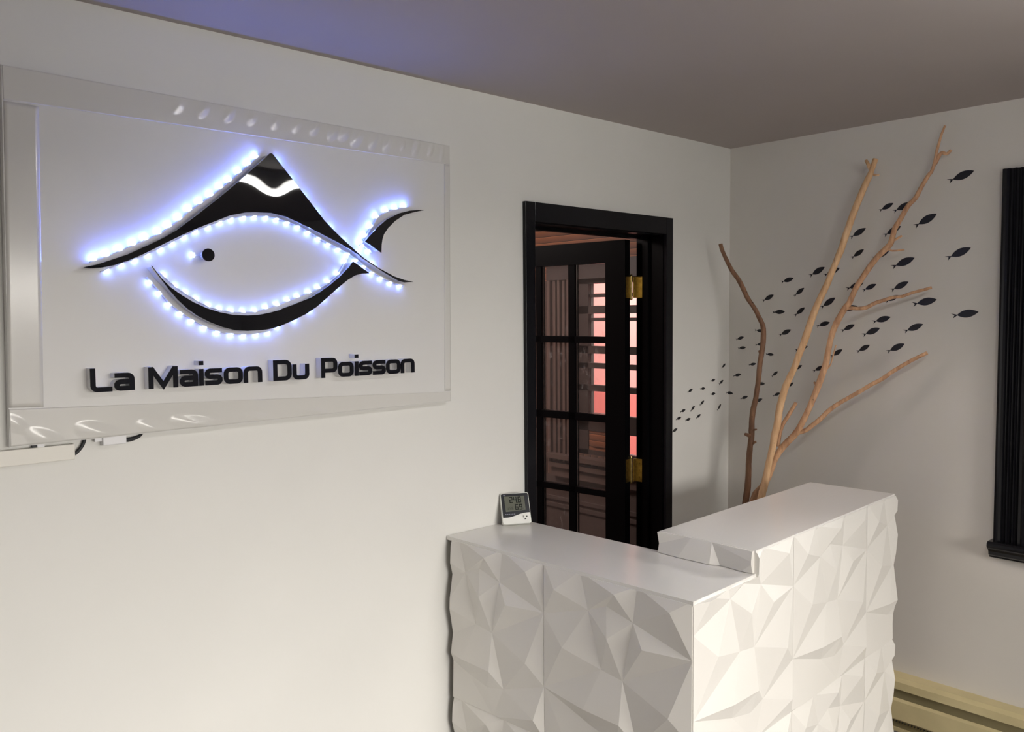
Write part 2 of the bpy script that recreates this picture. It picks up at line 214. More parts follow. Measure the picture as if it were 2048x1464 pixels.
def glass_mat(name, tint=(1, 1, 1, 1), dirt=.0):
    m, nt, N, L, b = new_mat(name)
    out = N['Material Output']
    tr = N.new('ShaderNodeBsdfTransparent'); tr.inputs['Color'].default_value = tint
    gl = N.new('ShaderNodeBsdfGlossy'); gl.inputs['Roughness'].default_value = .03
    fr = N.new('ShaderNodeFresnel'); fr.inputs['IOR'].default_value = 1.45
    mx = N.new('ShaderNodeMixShader'); L.new(fr.outputs[0], mx.inputs[0]); L.new(tr.outputs[0], mx.inputs[1]); L.new(gl.outputs[0], mx.inputs[2])
    last = mx
    if dirt > 0:
        tc = N.new('ShaderNodeTexCoord'); n = N.new('ShaderNodeTexNoise'); n.inputs['Scale'].default_value = 34; n.inputs['Detail'].default_value = 9; n.inputs['Roughness'].default_value = .72
        n2 = N.new('ShaderNodeTexNoise'); n2.inputs['Scale'].default_value = 4.5; n2.inputs['Detail'].default_value = 2
        r = N.new('ShaderNodeValToRGB'); r.color_ramp.elements[0].position = .55; r.color_ramp.elements[1].position = .68
        r2 = N.new('ShaderNodeValToRGB'); r2.color_ramp.elements[0].position = .5; r2.color_ramp.elements[1].position = .6
        r.color_ramp.elements[0].color = (.035, .035, .035, 1); r.color_ramp.elements[1].color = (dirt, dirt, dirt, 1)
        ml = N.new('ShaderNodeMix'); ml.data_type = 'RGBA'; ml.inputs['A'].default_value = (.04, .04, .04, 1)
        df = N.new('ShaderNodeBsdfDiffuse'); df.inputs['Color'].default_value = (.62, .58, .57, 1)
        m2 = N.new('ShaderNodeMixShader')
        ge = N.new('ShaderNodeNewGeometry'); mpp = N.new('ShaderNodeMapping'); mpp.inputs['Scale'].default_value = (1.6, 1.6, .8); L.new(ge.outputs['Position'], mpp.inputs['Vector'])
        L.new(mpp.outputs['Vector'], n.inputs['Vector']); L.new(mpp.outputs['Vector'], n2.inputs['Vector'])
        L.new(n.outputs['Fac'], r.inputs['Fac']); L.new(n2.outputs['Fac'], r2.inputs['Fac'])
        L.new(r2.outputs['Color'], ml.inputs['Factor']); L.new(r.outputs['Color'], ml.inputs['B'])
        L.new(ml.outputs['Result'], m2.inputs[0]); L.new(mx.outputs[0], m2.inputs[1]); L.new(df.outputs[0], m2.inputs[2])
        last = m2
    L.new(last.outputs[0], out.inputs['Surface'])
    return m

M = {}
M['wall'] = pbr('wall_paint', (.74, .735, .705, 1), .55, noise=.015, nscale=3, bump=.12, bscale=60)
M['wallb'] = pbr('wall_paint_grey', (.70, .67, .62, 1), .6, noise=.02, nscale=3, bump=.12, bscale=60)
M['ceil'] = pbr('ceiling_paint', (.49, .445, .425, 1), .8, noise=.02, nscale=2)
M['floor'] = pbr('floor_brown', (.11, .09, .08, 1), .45, noise=.2, nscale=5)
M['board'] = pbr('white_board', (.70, .695, .68, 1), .38, spec=.4)
M['tape'] = pbr('packing_tape', (.655, .645, .615, 1), .16, spec=.36)
M['acry'] = pbr('black_acrylic', (.006, .006, .009, 1), .02, spec=.55)
M['matt'] = pbr('matt_black_face', (.005, .005, .009, 1), .55, spec=.1)
M['spacer'] = pbr('frosted_spacer', (.82, .82, .84, 1), .4)
M['strip'] = pbr('led_ribbon', (.8, .84, .95, 1), .5)
M['led'] = emis('led_light', (.13, .23, 1, 1), 185)
M['ledlow'] = emis('led_light_aged', (.16, .27, 1, 1), 55)
M['ledside'] = emis('led_lens_side', (.62, .74, 1, 1), 2.2)
M['black'] = pbr('black_gloss_paint', (.007, .007, .009, 1), .2, spec=.22, bump=.2, bscale=35)
M['leafblk'] = pbr('black_door_paint', (.0025, .0025, .003, 1), .3, spec=.1, bump=.15, bscale=30)
M['brass'] = pbr('aged_brass', srgb(186, 164, 106), .3, metal=1, noise=.25, nscale=60)
M['panel'] = pbr('white_relief_panel', (.80, .78, .74, 1), .42, spec=.45)
M['counter'] = pbr('white_laminate', (.83, .815, .785, 1), .22, spec=.6)
M['carcass'] = pbr('desk_carcass', (.30, .28, .26, 1), .7)
M['decal'] = pbr('black_vinyl', (.008, .008, .012, 1), .4)
M['pale'] = wood_mat('pale_driftwood', srgb(204, 158, 114), srgb(242, 204, 158))
M['darkw'] = wood_mat('dark_driftwood', srgb(100, 68, 50), srgb(152, 112, 82))
M['twigw'] = wood_mat('rosy_driftwood', srgb(170, 124, 92), srgb(232, 186, 144))
M['cut'] = pbr('cut_wood_end', srgb(120, 88, 60), .8, noise=.2, nscale=60)
M['cream'] = pbr('cream_heater_enamel', srgb(206, 192, 148), .38, noise=.05, nscale=12)
M['dark'] = pbr('dark_slot', (.012, .011, .01, 1), .7)
M['fin'] = pbr('heater_fins', (.10, .095, .085, 1), .5, metal=.4)
M['pvc'] = pbr('white_pvc', (.76, .74, .68, 1), .4)
M['plug'] = pbr('white_adaptor', (.78, .78, .80, 1), .35)
M['cord'] = pbr('black_cord', (.008, .009, .012, 1), .5)
M['glass'] = glass_mat('clear_glass')
M['dglass'] = glass_mat('dusty_glass', (.95, .92, .91, 1), .30)
M['lcd'] = pbr('lcd_grey', srgb(88, 90, 78), .3, spec=.2)
M['lcdink'] = pbr('lcd_ink', srgb(16, 18, 17), .4, spec=.1)
M['lcdfaint'] = pbr('lcd_faint_ink', srgb(52, 55, 48), .4, spec=.1)
M['bezel'] = pbr('dark_bezel', srgb(18, 19, 28), .3, spec=.2)
M['grayprint'] = pbr('silver_print', srgb(120, 122, 140), .4)
M['whitepl'] = pbr('white_plastic', (.80, .80, .76, 1), .35)
M['brown'] = plank_mat('brown_boards_level', srgb(104, 66, 46), srgb(140, 88, 58), 'Z', .034)
M['brownc'] = plank_mat('brown_ceiling_boards', srgb(92, 58, 42), srgb(130, 82, 54), 'X', .11)
M['brownv'] = plank_mat('brown_boards_upright', srgb(72, 54, 48), srgb(104, 80, 68), 'Y', .047)
M['trimbr'] = pbr('brown_trim', srgb(92, 76, 70), .45, noise=.08, nscale=10)
M['trimdk'] = pbr('dark_brown_trim', srgb(58, 48, 45), .5, noise=.08, nscale=10)
M['wains'] = pbr('brown_dado', srgb(84, 72, 68), .55, noise=.1, nscale=7)
M['pink'] = pbr('pink_render', srgb(248, 176, 168), .9, noise=.05, nscale=2)
M['rose'] = pbr('rose_render', srgb(244, 138, 130), .9, noise=.05, nscale=2)
M['pave'] = pbr('pavement', (.45, .43, .40, 1), .9, noise=.1)
M['tube'] = emis('tube_light', (1, .98, .94, 1), 86)
M['fixture'] = pbr('white_fixture', (.7, .7, .68, 1), .5)

# ------------------------------------------------------------------ helpers
def link(o): COL.objects.link(o); return o

def tag(o, label=None, cat=None, group=None, kind=None):
    if label: o['label'] = label
    if cat: o['category'] = cat
    if group: o['group'] = group
    if kind: o['kind'] = kind
    return o

def empty(name, loc=(0, 0, 0)):
    o = bpy.data.objects.new(name, None); o.empty_display_size = .1; link(o); o.location = loc
    return o

def world_loc(o):
    v = Vector((0, 0, 0))
    while o: v += o.location; o = o.parent
    return v

def build(name, bm, mat, parent=None, smooth=False, weld=False):
    """links the bmesh (world coordinates) as ONE object; its origin goes to its middle"""
    if weld: bmesh.ops.remove_doubles(bm, verts=bm.verts, dist=1e-5)
    bmesh.ops.recalc_face_normals(bm, faces=bm.faces)
    co = [v.co for v in bm.verts]
    lo = Vector([min(c[i] for c in co) for i in range(3)]); hi = Vector([max(c[i] for c in co) for i in range(3)])
    ctr = (lo+hi)/2
    bmesh.ops.translate(bm, verts=bm.verts, vec=-ctr)
    me = bpy.data.meshes.new(name); bm.to_mesh(me); bm.free()
    mats = mat if isinstance(mat, (list, tuple)) else [mat]
    for m in mats: me.materials.append(m)
    if smooth: me.polygons.foreach_set('use_smooth', [True]*len(me.polygons))
    o = bpy.data.objects.new(name, me); link(o)
    if parent: o.parent = parent; o.location = ctr-world_loc(parent)
    else: o.location = ctr
    return o

def struct(name, bm, mat, parent=None, **k):
    o = build(name, bm, mat, parent, **k)
    if not parent: o['kind'] = 'structure'
    return o

def add_box(bm, lo, hi, fn=None, bevel=0.):
    xs = [(lo[i], hi[i]) for i in range(3)]
    vs = [bm.verts.new((xs[0][i], xs[1][j], xs[2][k])) for i in (0, 1) for j in (0, 1) for k in (0, 1)]
    q = [(0, 1, 3, 2), (4, 6, 7, 5), (0, 4, 5, 1), (2, 3, 7, 6), (0, 2, 6, 4), (1, 5, 7, 3)]
    fs = [bm.faces.new([vs[i] for i in f]) for f in q]
    if bevel > 0:
        es = list({e for f in fs for e in f.edges})
        r = bmesh.ops.bevel(bm, geom=es, offset=bevel, segments=2, affect='EDGES', profile=.5)
        vs = list({v for f in bm.faces if f.is_valid for v in f.verts}) if fn else vs
    if fn:
        for v in vs: v.co = Vector(fn(v.co))
    return vs

def box(lo, hi, bevel=0.):
    bm = bmesh.new(); add_box(bm, lo, hi, bevel=bevel); return bm

def catmull(pts, sub):
    out = []; n = len(pts)
    for i in range(n-1):
        p0, p1, p2, p3 = pts[max(0, i-1)], pts[i], pts[i+1], pts[min(n-1, i+2)]
        for k in range(sub):
            t = k/sub
            out.append([.5*((2*b)+(-a+c)*t+(2*a-5*b+4*c-d)*t*t+(-a+3*b-3*c+d)*t**3) for a, b, c, d in zip(p0, p1, p2, p3)])
    out.append(list(pts[-1])); return out

def add_tube(bm, pts, seg=12, sub=3, wob=0., cap_round=.0):
    """pts = [x,y,z,r]; smooth tube with slightly irregular section"""
    P = catmull(pts, sub) if sub > 1 and len(pts) > 2 else [list(p) for p in pts]
    rings = []; prev = None
    for i, p in enumerate(P):
        a = Vector(P[max(0, i-1)][:3]); b = Vector(P[min(len(P)-1, i+1)][:3])
        t = (b-a).normalized()
        ref = prev if prev else (Vector((1, 0, 0)) if abs(t.x) < .8 else Vector((0, 1, 0)))
        u = (ref-t*ref.dot(t)).normalized(); w = t.cross(u); prev = u
        r = max(p[3], .0006)
        ring = []
        for k in range(seg):
            an = 2*PI*k/seg
            rr = r*(1+wob*(math.sin(an*2+i*.35)*.5+random.uniform(-.6, .6)))
            ring.append(bm.verts.new(Vector(p[:3])+(u*math.cos(an)+w*math.sin(an))*rr))
        rings.append(ring)
    for a, b in zip(rings, rings[1:]):
        for k in range(seg): bm.faces.new((a[k], a[(k+1) % seg], b[(k+1) % seg], b[k]))
    for ring, s in ((rings[0], -1), (rings[-1], 1)):
        c = sum((v.co for v in ring), Vector())/seg
        cv = bm.verts.new(c)
        for k in range(seg): bm.faces.new((ring[k], ring[(k+1) % seg], cv))

def tube(pts, **k):
    bm = bmesh.new(); add_tube(bm, pts, **k); return bm

def add_plate(bm, pts2, y0, y1, fn=None):
    """closed outline in (x,z) extruded between y0 (front) and y1 (back)"""
    f = fn or (lambda x, y, z: (x, y, z))
    fr = [bm.verts.new(f(x, y0, z)) for x, z in pts2]; bk = [bm.verts.new(f(x, y1, z)) for x, z in pts2]
    n = len(pts2)
    for tri in tessellate_polygon([[Vector((x, z, 0)) for x, z in pts2]]):
        if len(set(tri)) == 3:
            bm.faces.new([fr[k] for k in tri]); bm.faces.new([bk[k] for k in reversed(tri)])
    for i in range(n): bm.faces.new((fr[i], bk[i], bk[(i+1) % n], fr[(i+1) % n]))

def inset2(pts, d):
    """move a closed 2D outline inwards by d (plain vertex normals)"""
    n = len(pts); area = sum(pts[i][0]*pts[(i+1) % n][1]-pts[(i+1) % n][0]*pts[i][1] for i in range(n)); s = 1 if area > 0 else -1
    out = []
    for i in range(n):
        a, p, b = Vector(pts[i-1]), Vector(pts[i]), Vector(pts[(i+1) % n])
        e1 = (p-a).normalized(); e2 = (b-p).normalized()
        nn = Vector((-e1.y-e2.y, e1.x+e2.x))
        nn = nn.normalized() if nn.length > 1e-6 else Vector((-e1.y, e1.x))
        k = d/max(.45, nn.dot(Vector((-e1.y, e1.x))))
        out.append(tuple(p+nn*s*k))
    return out

# ------------------------------------------------------------------ room shell
H = 2.44; XW = -6.0; YS = -5.2; T = .14
DX0, DX1, DZ = -1.2487, -.4955, 2.022          # doorway in the sign wall
bm = bmesh.new()
add_box(bm, (XW-T, 0, 0), (DX0-.03, T, H)); add_box(bm, (DX1+.03, 0, 0), (T, T, H)); add_box(bm, (DX0-.03, 0, DZ+.03), (DX1+.03, T, H))
struct('wall_back', bm, M['wall'])
WY0, WY1, WZ0, WZ1 = -2.24, -1.235, .875, 2.10   # window opening in the fish wall
bm = bmesh.new()
add_box(bm, (0, YS-T, 0), (T, WY0, H)); add_box(bm, (0, WY1, 0), (T, 0, H)); add_box(bm, (0, WY0, 0), (T, WY1, WZ0)); add_box(bm, (0, WY0, WZ1), (T, WY1, H))
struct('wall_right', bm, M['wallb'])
bm = bmesh.new()
FX0, FX1, FZ0, FZ1 = -3.8, -.95, .35, 2.12        # shop front opening behind the camera
add_box(bm, (XW-T, YS-T, 0), (FX0, YS, H)); add_box(bm, (FX1, YS-T, 0), (0, YS, H)); add_box(bm, (FX0, YS-T, 0), (FX1, YS, FZ0)); add_box(bm, (FX0, YS-T, FZ1), (FX1, YS, H))
struct('wall_front', bm, M['wall'])
struct('wall_left', box((XW-T, YS, 0), (XW, 0, H)), M['wall'])
struct('ceiling', box((XW-T, YS-T, H), (T, T, H+.1)), M['ceil'])
struct('floor', box((XW-T, YS-T, -.1), (T, T, 0)), M['floor'])
# shop front frame behind the camera
w3 = empty('window_3', ((FX0+FX1)/2, YS-.06, FZ0)); w3['kind'] = 'structure'
bm = bmesh.new()
for x in (FX0, -2.9, -1.9, FX1-.05): add_box(bm, (x, YS-.09, FZ0), (x+.05, YS-.03, FZ1))
add_box(bm, (FX0, YS-.09, FZ0), (FX1, YS-.03, FZ0+.05)); add_box(bm, (FX0, YS-.09, FZ1-.05), (FX1, YS-.03, FZ1))
build('window_frame', bm, M['black'], w3)
build('window_pane', box((FX0+.05, YS-.062, FZ0+.05), (FX1-.05, YS-.058, FZ1-.05)), M['glass'], w3)

# back porch seen through the glazed door
PX0, PY1 = -2.3, 2.5
struct('wall_porch_end', box((PX0, PY1, 0), (T, PY1+.1, H)), M['brownv'])
struct('wall_porch_left', box((PX0-.1, T, 0), (PX0, PY1+.1, H)), M['brownv'])
struct('ceiling_porch', box((PX0-.1, T, H), (T, PY1+.1, H+.1)), M['brownc'])
struct('floor_porch', box((PX0-.1, T, -.1), (T, PY1+.1, 0)), M['floor'])
VY0, VY1, VZ0, VZ1 = .36, .985, .94, 1.885        # porch window opening
bm = bmesh.new()
add_box(bm, (0, T, VZ1), (T, PY1+.1, H))
struct('wall_porch_right', bm, M['brown'])
bm = bmesh.new()
add_box(bm, (0, T, .8), (T, VY0, VZ1)); add_box(bm, (0, VY1, .8), (T, PY1+.1, VZ1)); add_box(bm, (0, VY0, .8), (T, VY1, VZ0))
struct('wall_porch_upper', bm, M['brownv'])
struct('wall_porch_dado', box((0, T, 0), (T, PY1+.1, .8)), M['wains'])
bm = bmesh.new()
for z in (.62, .66): add_box(bm, (-.012, T, z), (0, PY1, z+.02))
struct('trim_1', bm, M['wains'])

# ------------------------------------------------------------------ porch window (louvred, pink wall outside)
w2 = empty('window_2', (0, (VY0+VY1)/2, VZ0)); w2['kind'] = 'structure'
bm = bmesh.new()
for k, d in enumerate((.030, .012, .026, .009, .028, .010, .024, .012, .032)):
    add_box(bm, (-d, VY1+.018*k, .86), (0, VY1+.018*(k+1), VZ1))
add_box(bm, (-.03, VY0-.13, .86), (0, VY0, VZ1))
build('window_casing', bm, M['trimbr'], w2)
build('window_head', box((-.036, VY0-.13, VZ1), (0, VY1+.165, 1.985)), M['trimdk'], w2)
bm = bmesh.new()
add_box(bm, (-.07, VY0-.16, .905), (.03, VY1+.16, .93)); add_box(bm, (-.05, VY0-.14, .855), (0, VY1+.14, .88)); add_box(bm, (-.03, VY0-.14, .80), (0, VY1+.14, .855))
build('window_sill', bm, M['trimbr'], w2)
bm = bmesh.new()
add_box(bm, (.015, .885, VZ0), (.06, VY1, VZ1)); add_box(bm, (.015, VY0, VZ0), (.06, VY0+.05, VZ1))
for z0, z1 in ((1.86, VZ1), (1.70, 1.742), (1.487, 1.527), (1.408, 1.436), (1.285, 1.318), (1.07, 1.165), (VZ0, .965)):
    add_box(bm, (.015, VY0, z0), (.055, VY1, z1))
for z0, z1 in ((1.787, 1.806), (1.66, 1.678)):
    add_box(bm, (.03, VY0, z0), (.05, VY1, z1))
build('window_rails', bm, M['trimdk'], w2)
bm = bmesh.new(); add_box(bm, (.02, VY0+.27, .965), (.045, .89, 1.07)); add_box(bm, (.012, VY0+.29, .985), (.02, .86, 1.05))
build('lower_panel', bm, M['brown'], w2)
build('window_pane', box((.034, VY0+.05, .965), (.038, .885, 1.86)), M['glass'], w2)

nb = empty('neighbour_building', (1.9, 1.5, 0)); tag(nb, 'pink rendered house wall seen through the porch window', 'building')
build('upper_wall', box((1.7, -.1, 1.085), (2.0, 5, 4.0)), M['pink'], nb)
build('lower_wall', box((1.66, -.1, -.1), (2.0, 5, 1.085)), M['rose'], nb)
struct('ground', box((T, -14, -.3), (9, 5, -.1)), M['pave'])
struct('ground_street', box((-12, -14, -.3), (T, YS-T, -.1)), M['pave'])

# ------------------------------------------------------------------ doorway, glazed door
d1 = empty('door_1', ((DX0+DX1)/2, .07, 0)); d1['kind'] = 'structure'
bm = bmesh.new()
cz = 2.0945; cx0, cx1 = -1.2995, -.4470
add_box(bm, (cx0, -.016, 0), (DX0-.004, 0, cz), bevel=.0012); add_box(bm, (DX1+.004, -.016, 0), (cx1, 0, cz), bevel=.0012)
add_box(bm, (DX0-.004, -.016, DZ+.004), (DX1+.004, 0, cz), bevel=.0012)
build('door_casing', bm, M['black'], d1)
bm = bmesh.new()
add_box(bm, (DX0-.03, 0, 0), (DX0, T, DZ)); add_box(bm, (DX1, 0, 0), (DX1+.03, T, DZ)); add_box(bm, (DX0-.03, 0, DZ), (DX1+.03, T, DZ+.03))
add_box(bm, (DX0, .07, 0), (DX0+.012, .10, DZ)); add_box(bm, (DX1-.012, .07, 0), (DX1, .10, DZ)); add_box(bm, (DX0, .07, DZ-.012), (DX1, .10, DZ))
build('door_jamb', bm, M['leafblk'], d1)
lf = DATA['leaf']; ang = math.radians(lf['ang'])
LP = Vector(lf['P']); LX = Vector((math.cos(ang), math.sin(ang), 0)); LN = Vector((LX.y, -LX.x, 0))   # LN points to the hinge side
def leafpt(s, d, z): return LP+LX*s+LN*d+Vector((0, 0, z-LP.z))
def leafbox(bm, s0, s1, d0, d1_, z0, z1): 
    n0 = len(bm.verts); vs = add_box(bm, (s0, d0, z0), (s1, d1_, z1))
    for v in vs: v.co = leafpt(*v.co)
LT = .038; LW = .715
leaf = empty('door_leaf', tuple(leafpt(0, 0, .01))); leaf.parent = d1; leaf.location = leafpt(0, 0, .01)-d1.location
gs = [(.1015, .2684), (.3032, .4597), (.4895, .6250)]
gz = [(1.5982, 1.9177), (1.2542, 1.5689), (.9175, 1.2207), (.5750, .8904), (.2350, .5450)]
bm = bmesh.new()
leafbox(bm, -.0, gs[0][0], 0, LT, .01, 2.012); leafbox(bm, gs[2][1], LW, 0, LT, .01, 2.012)
leafbox(bm, gs[0][0], gs[2][1], 0, LT, gz[0][1], 2.012); leafbox(bm, gs[0][0], gs[2][1], 0, LT, .01, gz[-1][0])
for i in (0, 1): leafbox(bm, gs[i][1], gs[i+1][0], .003, LT-.003, gz[-1][0], gz[0][1])
for i in range(4): leafbox(bm, gs[0][0], gs[2][1], .003, LT-.003, gz[i+1][1], gz[i][0])
build('leaf_frame', bm, M['leafblk'], leaf)
for a in gs:
    for z in gz:
        bm = bmesh.new(); leafbox(bm, a[0]+.001, a[1]-.001, .017, .021, z[0]+.001, z[1]-.001)
        build('glass_pane', bm, M['dglass'], leaf)
px, py = -.5175, .152
for z0, z1 in ((1.765, 1.855), (.968, 1.068), (.22, .32)):
    bm = bmesh.new()
    add_tube(bm, [(px, py, z0-.004, .0065), (px, py, z1+.004, .0065)], seg=12, sub=1)
    add_tube(bm, [(px, py, z0-.009, .004), (px, py, z0-.004, .0068)], seg=10, sub=1); add_tube(bm, [(px, py, z1+.004, .0068), (px, py, z1+.010, .004)], seg=10, sub=1)
    leafbox(bm, -.0025, -.0005, LT-.034, LT+.004, z0, z1)
    add_box(bm, (px+.004, T+.001, z0), (px+.042, T+.004, z1))
    add_box(bm, (DX1-.0035, .105, z0), (DX1-.0005, T+.002, z1))
    for k in (.2, .5, .8):
        zz = z0+(z1-z0)*k
        add_box(bm, (DX1-.0055, .118, zz-.004), (DX1-.003, .126, zz+.004))
    build('hinge', bm, M['brass'], d1)

# ------------------------------------------------------------------ right-hand window with black fluted casing
w1 = empty('window_1', (0, (WY0+WY1)/2, WZ0)); w1['kind'] = 'structure'
CY1 = -1.134; CY0 = WY0-(CY1-WY1)
def flutes(y0, y1):
    b = bmesh.new(); n = 5; w = (y1-y0)
    prof = [(y0, 0), (y0, .030), (y0+.008, .034), (y0+.014, .030)]
    for k in range(3):
        c = y0+.022+(w-.044)*(k+.5)/3; hw = (w-.044)/6
        prof += [(c-hw*.95, .030), (c-hw*.5, .021), (c, .018), (c+hw*.5, .021), (c+hw*.95, .030)]
    prof += [(y1-.014, .030), (y1-.008, .034), (y1, .030), (y1, 0)]
    rings = [[b.verts.new((-d, y, z)) for y, d in prof] for z in (.862, 2.197)]
    for k in range(len(prof)-1): b.faces.new((rings[0][k], rings[0][k+1], rings[1][k+1], rings[1][k]))
    for r in rings: b.faces.new(r)
    b.faces.new((rings[0][0], rings[0][-1], rings[1][-1], rings[1][0]))
    return b
build('casing_upright', flutes(WY1, CY1), M['black'], w1)
build('casing_upright', flutes(CY0, WY0), M['black'], w1)
bm = bmesh.new(); add_box(bm, (-.030, WY0, WZ1), (0, WY1, 2.197), bevel=.003); add_box(bm, (-.034, WY0, WZ1+.02), (-.03, WY1, WZ1+.03))
build('casing_head', bm, M['black'], w1)
bm = bmesh.new()
prof = [(-.000, .862), (-.050, .862), (-.058, .856), (-.060, .848), (-.056, .840), (-.046, .832), (-.040, .824), (-.038, .812), (-.030, .806), (-.027, .800), (0, .800)]
for yy in ((CY0-.012, CY1+.012),):
    r = [[bm.verts.new((x, y, z)) for x, z in prof] for y in yy]
    for k in range(len(prof)): bm.faces.new((r[0][k], r[0][(k+1) % len(prof)], r[1][(k+1) % len(prof)], r[1][k]))
    for q in r: bm.faces.new(q)
build('window_sill', bm, M['black'], w1)
bm = bmesh.new()
for y0, y1, z0, z1 in ((WY0, WY0+.05, WZ0, WZ1), (WY1-.05, WY1, WZ0, WZ1), (WY0, WY1, WZ0, WZ0+.06), (WY0, WY1, WZ1-.05, WZ1), (WY0, WY1, 1.46, 1.50)):
    add_box(bm, (.03, y0, z0), (.075, y1, z1))
build('window_sash', bm, M['black'], w1)
build('window_pane', box((.05, WY0+.05, WZ0+.06), (.054, WY1-.05, WZ1-.05)), M['glass'], w1)

# ------------------------------------------------------------------ illuminated fish sign
bd = DATA['board']
sg = empty('illuminated_sign', (-2.28, 0, 1.41))
tag(sg, 'white wall sign with black fish under a roof, blue-white LED edges and raised lettering', 'sign')
def quad_plate(q, y0, y1):
    b = bmesh.new(); add_plate(b, [tuple(p) for p in q], y0, y1); return b
o = build('backing_board', quad_plate(bd, -.030, -.006), M['board'], sg)
for x in (-2.8, -2.28, -1.76): build('mounting_batten', box((x-.03, -.0062, 1.5), (x+.03, 0, 2.15)), M['spacer'], sg)
# clear packing tape around the rim, crinkled here and there
ti = DATA['tape_in']
def lerp2(a, b, t): return (a[0]+(b[0]-a[0])*t, a[1]+(b[1]-a[1])*t)
def tape(oa, ob, ia, ib, nu, nv, crinkles, y=-.0312):
    """strip between outer edge oa-ob and inner edge ia-ib"""
    b = bmesh.new(); grid = []
    for i in range(nu+1):
        row = []
        for j in range(nv+1):
            t = i/nu; s = j/nv
            o_ = lerp2(oa, ob, t); n_ = lerp2(ia, ib, t); p = lerp2(o_, n_, s)
            d = .0
            for ct, cs, wt, ws, hgt in crinkles:
                e = ((t-ct)/wt)**2+((s-cs)/ws)**2+1.1*((t-ct)/wt)*((s-cs)/ws)
                d += hgt*max(0., 1-math.sqrt(max(0., e)))
            row.append(b.verts.new((p[0], y-d, p[1])))
        grid.append(row)
    for i in range(nu):
        for j in range(nv): b.faces.new((grid[i][j], grid[i+1][j], grid[i+1][j+1], grid[i][j+1]))
    r = bmesh.ops.extrude_face_region(b, geom=b.faces[:])
    vs = [g for g in r['geom'] if isinstance(g, bmesh.types.BMVert)]
    for v in vs: v.co.y = -.0301
    return b
TLp, TRp, BRp, BLp = [tuple(p) for p in bd]
tTL, tTR, tBR, tBL = [tuple(p) for p in ti]
cr = [(t, .30, .012, .30, h) for t, h in ((.31, .0020), (.36, .0030), (.415, .0032), (.465, .0020), (.52, .0022), (.57, .0020), (.615, .0045))]
cr += [(.662, .36, .015, .36, .0048), (.692, .30, .017, .34, .0052), (.725, .40, .017, .42, .0056), (.77, .42, .013, .42, .0046), (.81, .42, .013, .44, .0046), (.855, .42, .008, .26, .0029), (.895, .40, .012, .42, .0043), (.94, .40, .010, .34, .0036), (.975, .55, .008, .5, .003)]
eps = .0016
topL = (TLp[0]+eps, TLp[1]-eps); topR = (TRp[0]-eps*.5, TRp[1]-eps)
hT = .075
build('tape_strip', tape(topL, topR, (topL[0], topL[1]-hT), (topR[0], topR[1]-hT*.78), 560, 26, cr), M['tape'], sg, smooth=True)
botL = (BLp[0]+eps, BLp[1]+eps); botR = (BRp[0]-eps, BRp[1]+eps)
cb = [(.055, .14, .03, .3, .004), (.15, .16, .04, .34, .006), (.25, .14, .03, .28, .005), (.34, .15, .05, .34, .008), (.47, .14, .03, .3, .004), (.62, .14, .03, .3, .004), (.01, .6, .02, .25, .003)]
build('tape_strip', tape(botL, botR, (botL[0], botL[1]+.085), (botR[0], botR[1]+.03), 440, 20, cb), M['tape'], sg, smooth=True)
cl = [(.97, .5, .012, .2, .0015)]
build('tape_strip', tape((topL[0], topL[1]-hT-.002), (botL[0], botL[1]+.088), (topL[0]+.07, topL[1]-hT-.004), (botL[0]+.07, botL[1]+.085), 60, 8, cl), M['tape'], sg, smooth=True)
crr = [(.1, .7, .03, .3, .002), (.44, .6, .012, .5, .0025), (.05, .3, .02, .2, .002)]
build('tape_strip', tape((topR[0], topR[1]-hT*.8), (botR[0], botR[1]+.033), (topR[0]-.022, topR[1]-hT*.8), (botR[0]-.024, botR[1]+.034), 60, 6, crr), M['tape'], sg, smooth=True)

# black acrylic pieces on white spacers
def bent(x, z):
    """slight dish pressed into the roof-shaped piece"""
    d = ((x+2.283)/.05)**2+((z-1.992)/.055)**2
    return .0011*math.exp(-d)
def acrylic(name, pts, mat, dish=False):
    pts = [tuple(p) for p in pts]
    b = bmesh.new(); add_plate(b, pts, -.0625, -.0595)
    if dish:
        for z in [1.93+.011*i for i in range(19)]:
            bmesh.ops.bisect_plane(b, geom=b.verts[:]+b.edges[:]+b.faces[:], plane_co=(0, 0, z), plane_no=(0, 0, 1))
        for x in [-2.46+.011*i for i in range(34)]:
            bmesh.ops.bisect_plane(b, geom=b.verts[:]+b.edges[:]+b.faces[:], plane_co=(x, 0, 0), plane_no=(1, 0, 0))
        bmesh.ops.remove_doubles(b, verts=b.verts, dist=1e-5)
        for v in b.verts: v.co.y -= bent(v.co.x, v.co.z)
    o = build(name, b, mat, sg)
    if dish:
        me = o.data
        nl = [None]*len(me.loops)
        for p in me.polygons:
            for li in p.loop_indices:
                if abs(p.normal.y) > .9:
                    q = me.vertices[me.loops[li].vertex_index].co+o.location+sg.location; e_ = 1e-4
                    gx = (bent(q.x+e_, q.z)-bent(q.x-e_, q.z))/(2*e_); gz = (bent(q.x, q.z+e_)-bent(q.x, q.z-e_))/(2*e_)
                    n_ = Vector((-gx, -1, -gz)).normalized()*(1 if p.normal.y < 0 else -1)
                    nl[li] = n_
                else: nl[li] = p.normal.copy()
        me.normals_split_custom_set(nl)
    s = bmesh.new(); add_plate(s, inset2(pts, .0035), -.0595, -.0303)
    sp = build('spacer', s, M['spacer'], o); sp['label'] = 'white standoff behind the black face'
    return o
acrylic('roof_plate', DATA['hat'], M['acry'], True)
acrylic('jaw_plate', DATA['jaw'], M['acry'])
acrylic('tail_plate', DATA['tail'], M['acry'])
(ex_, ez_), (ex2, _) = DATA['eye']; er = ex2-ex_
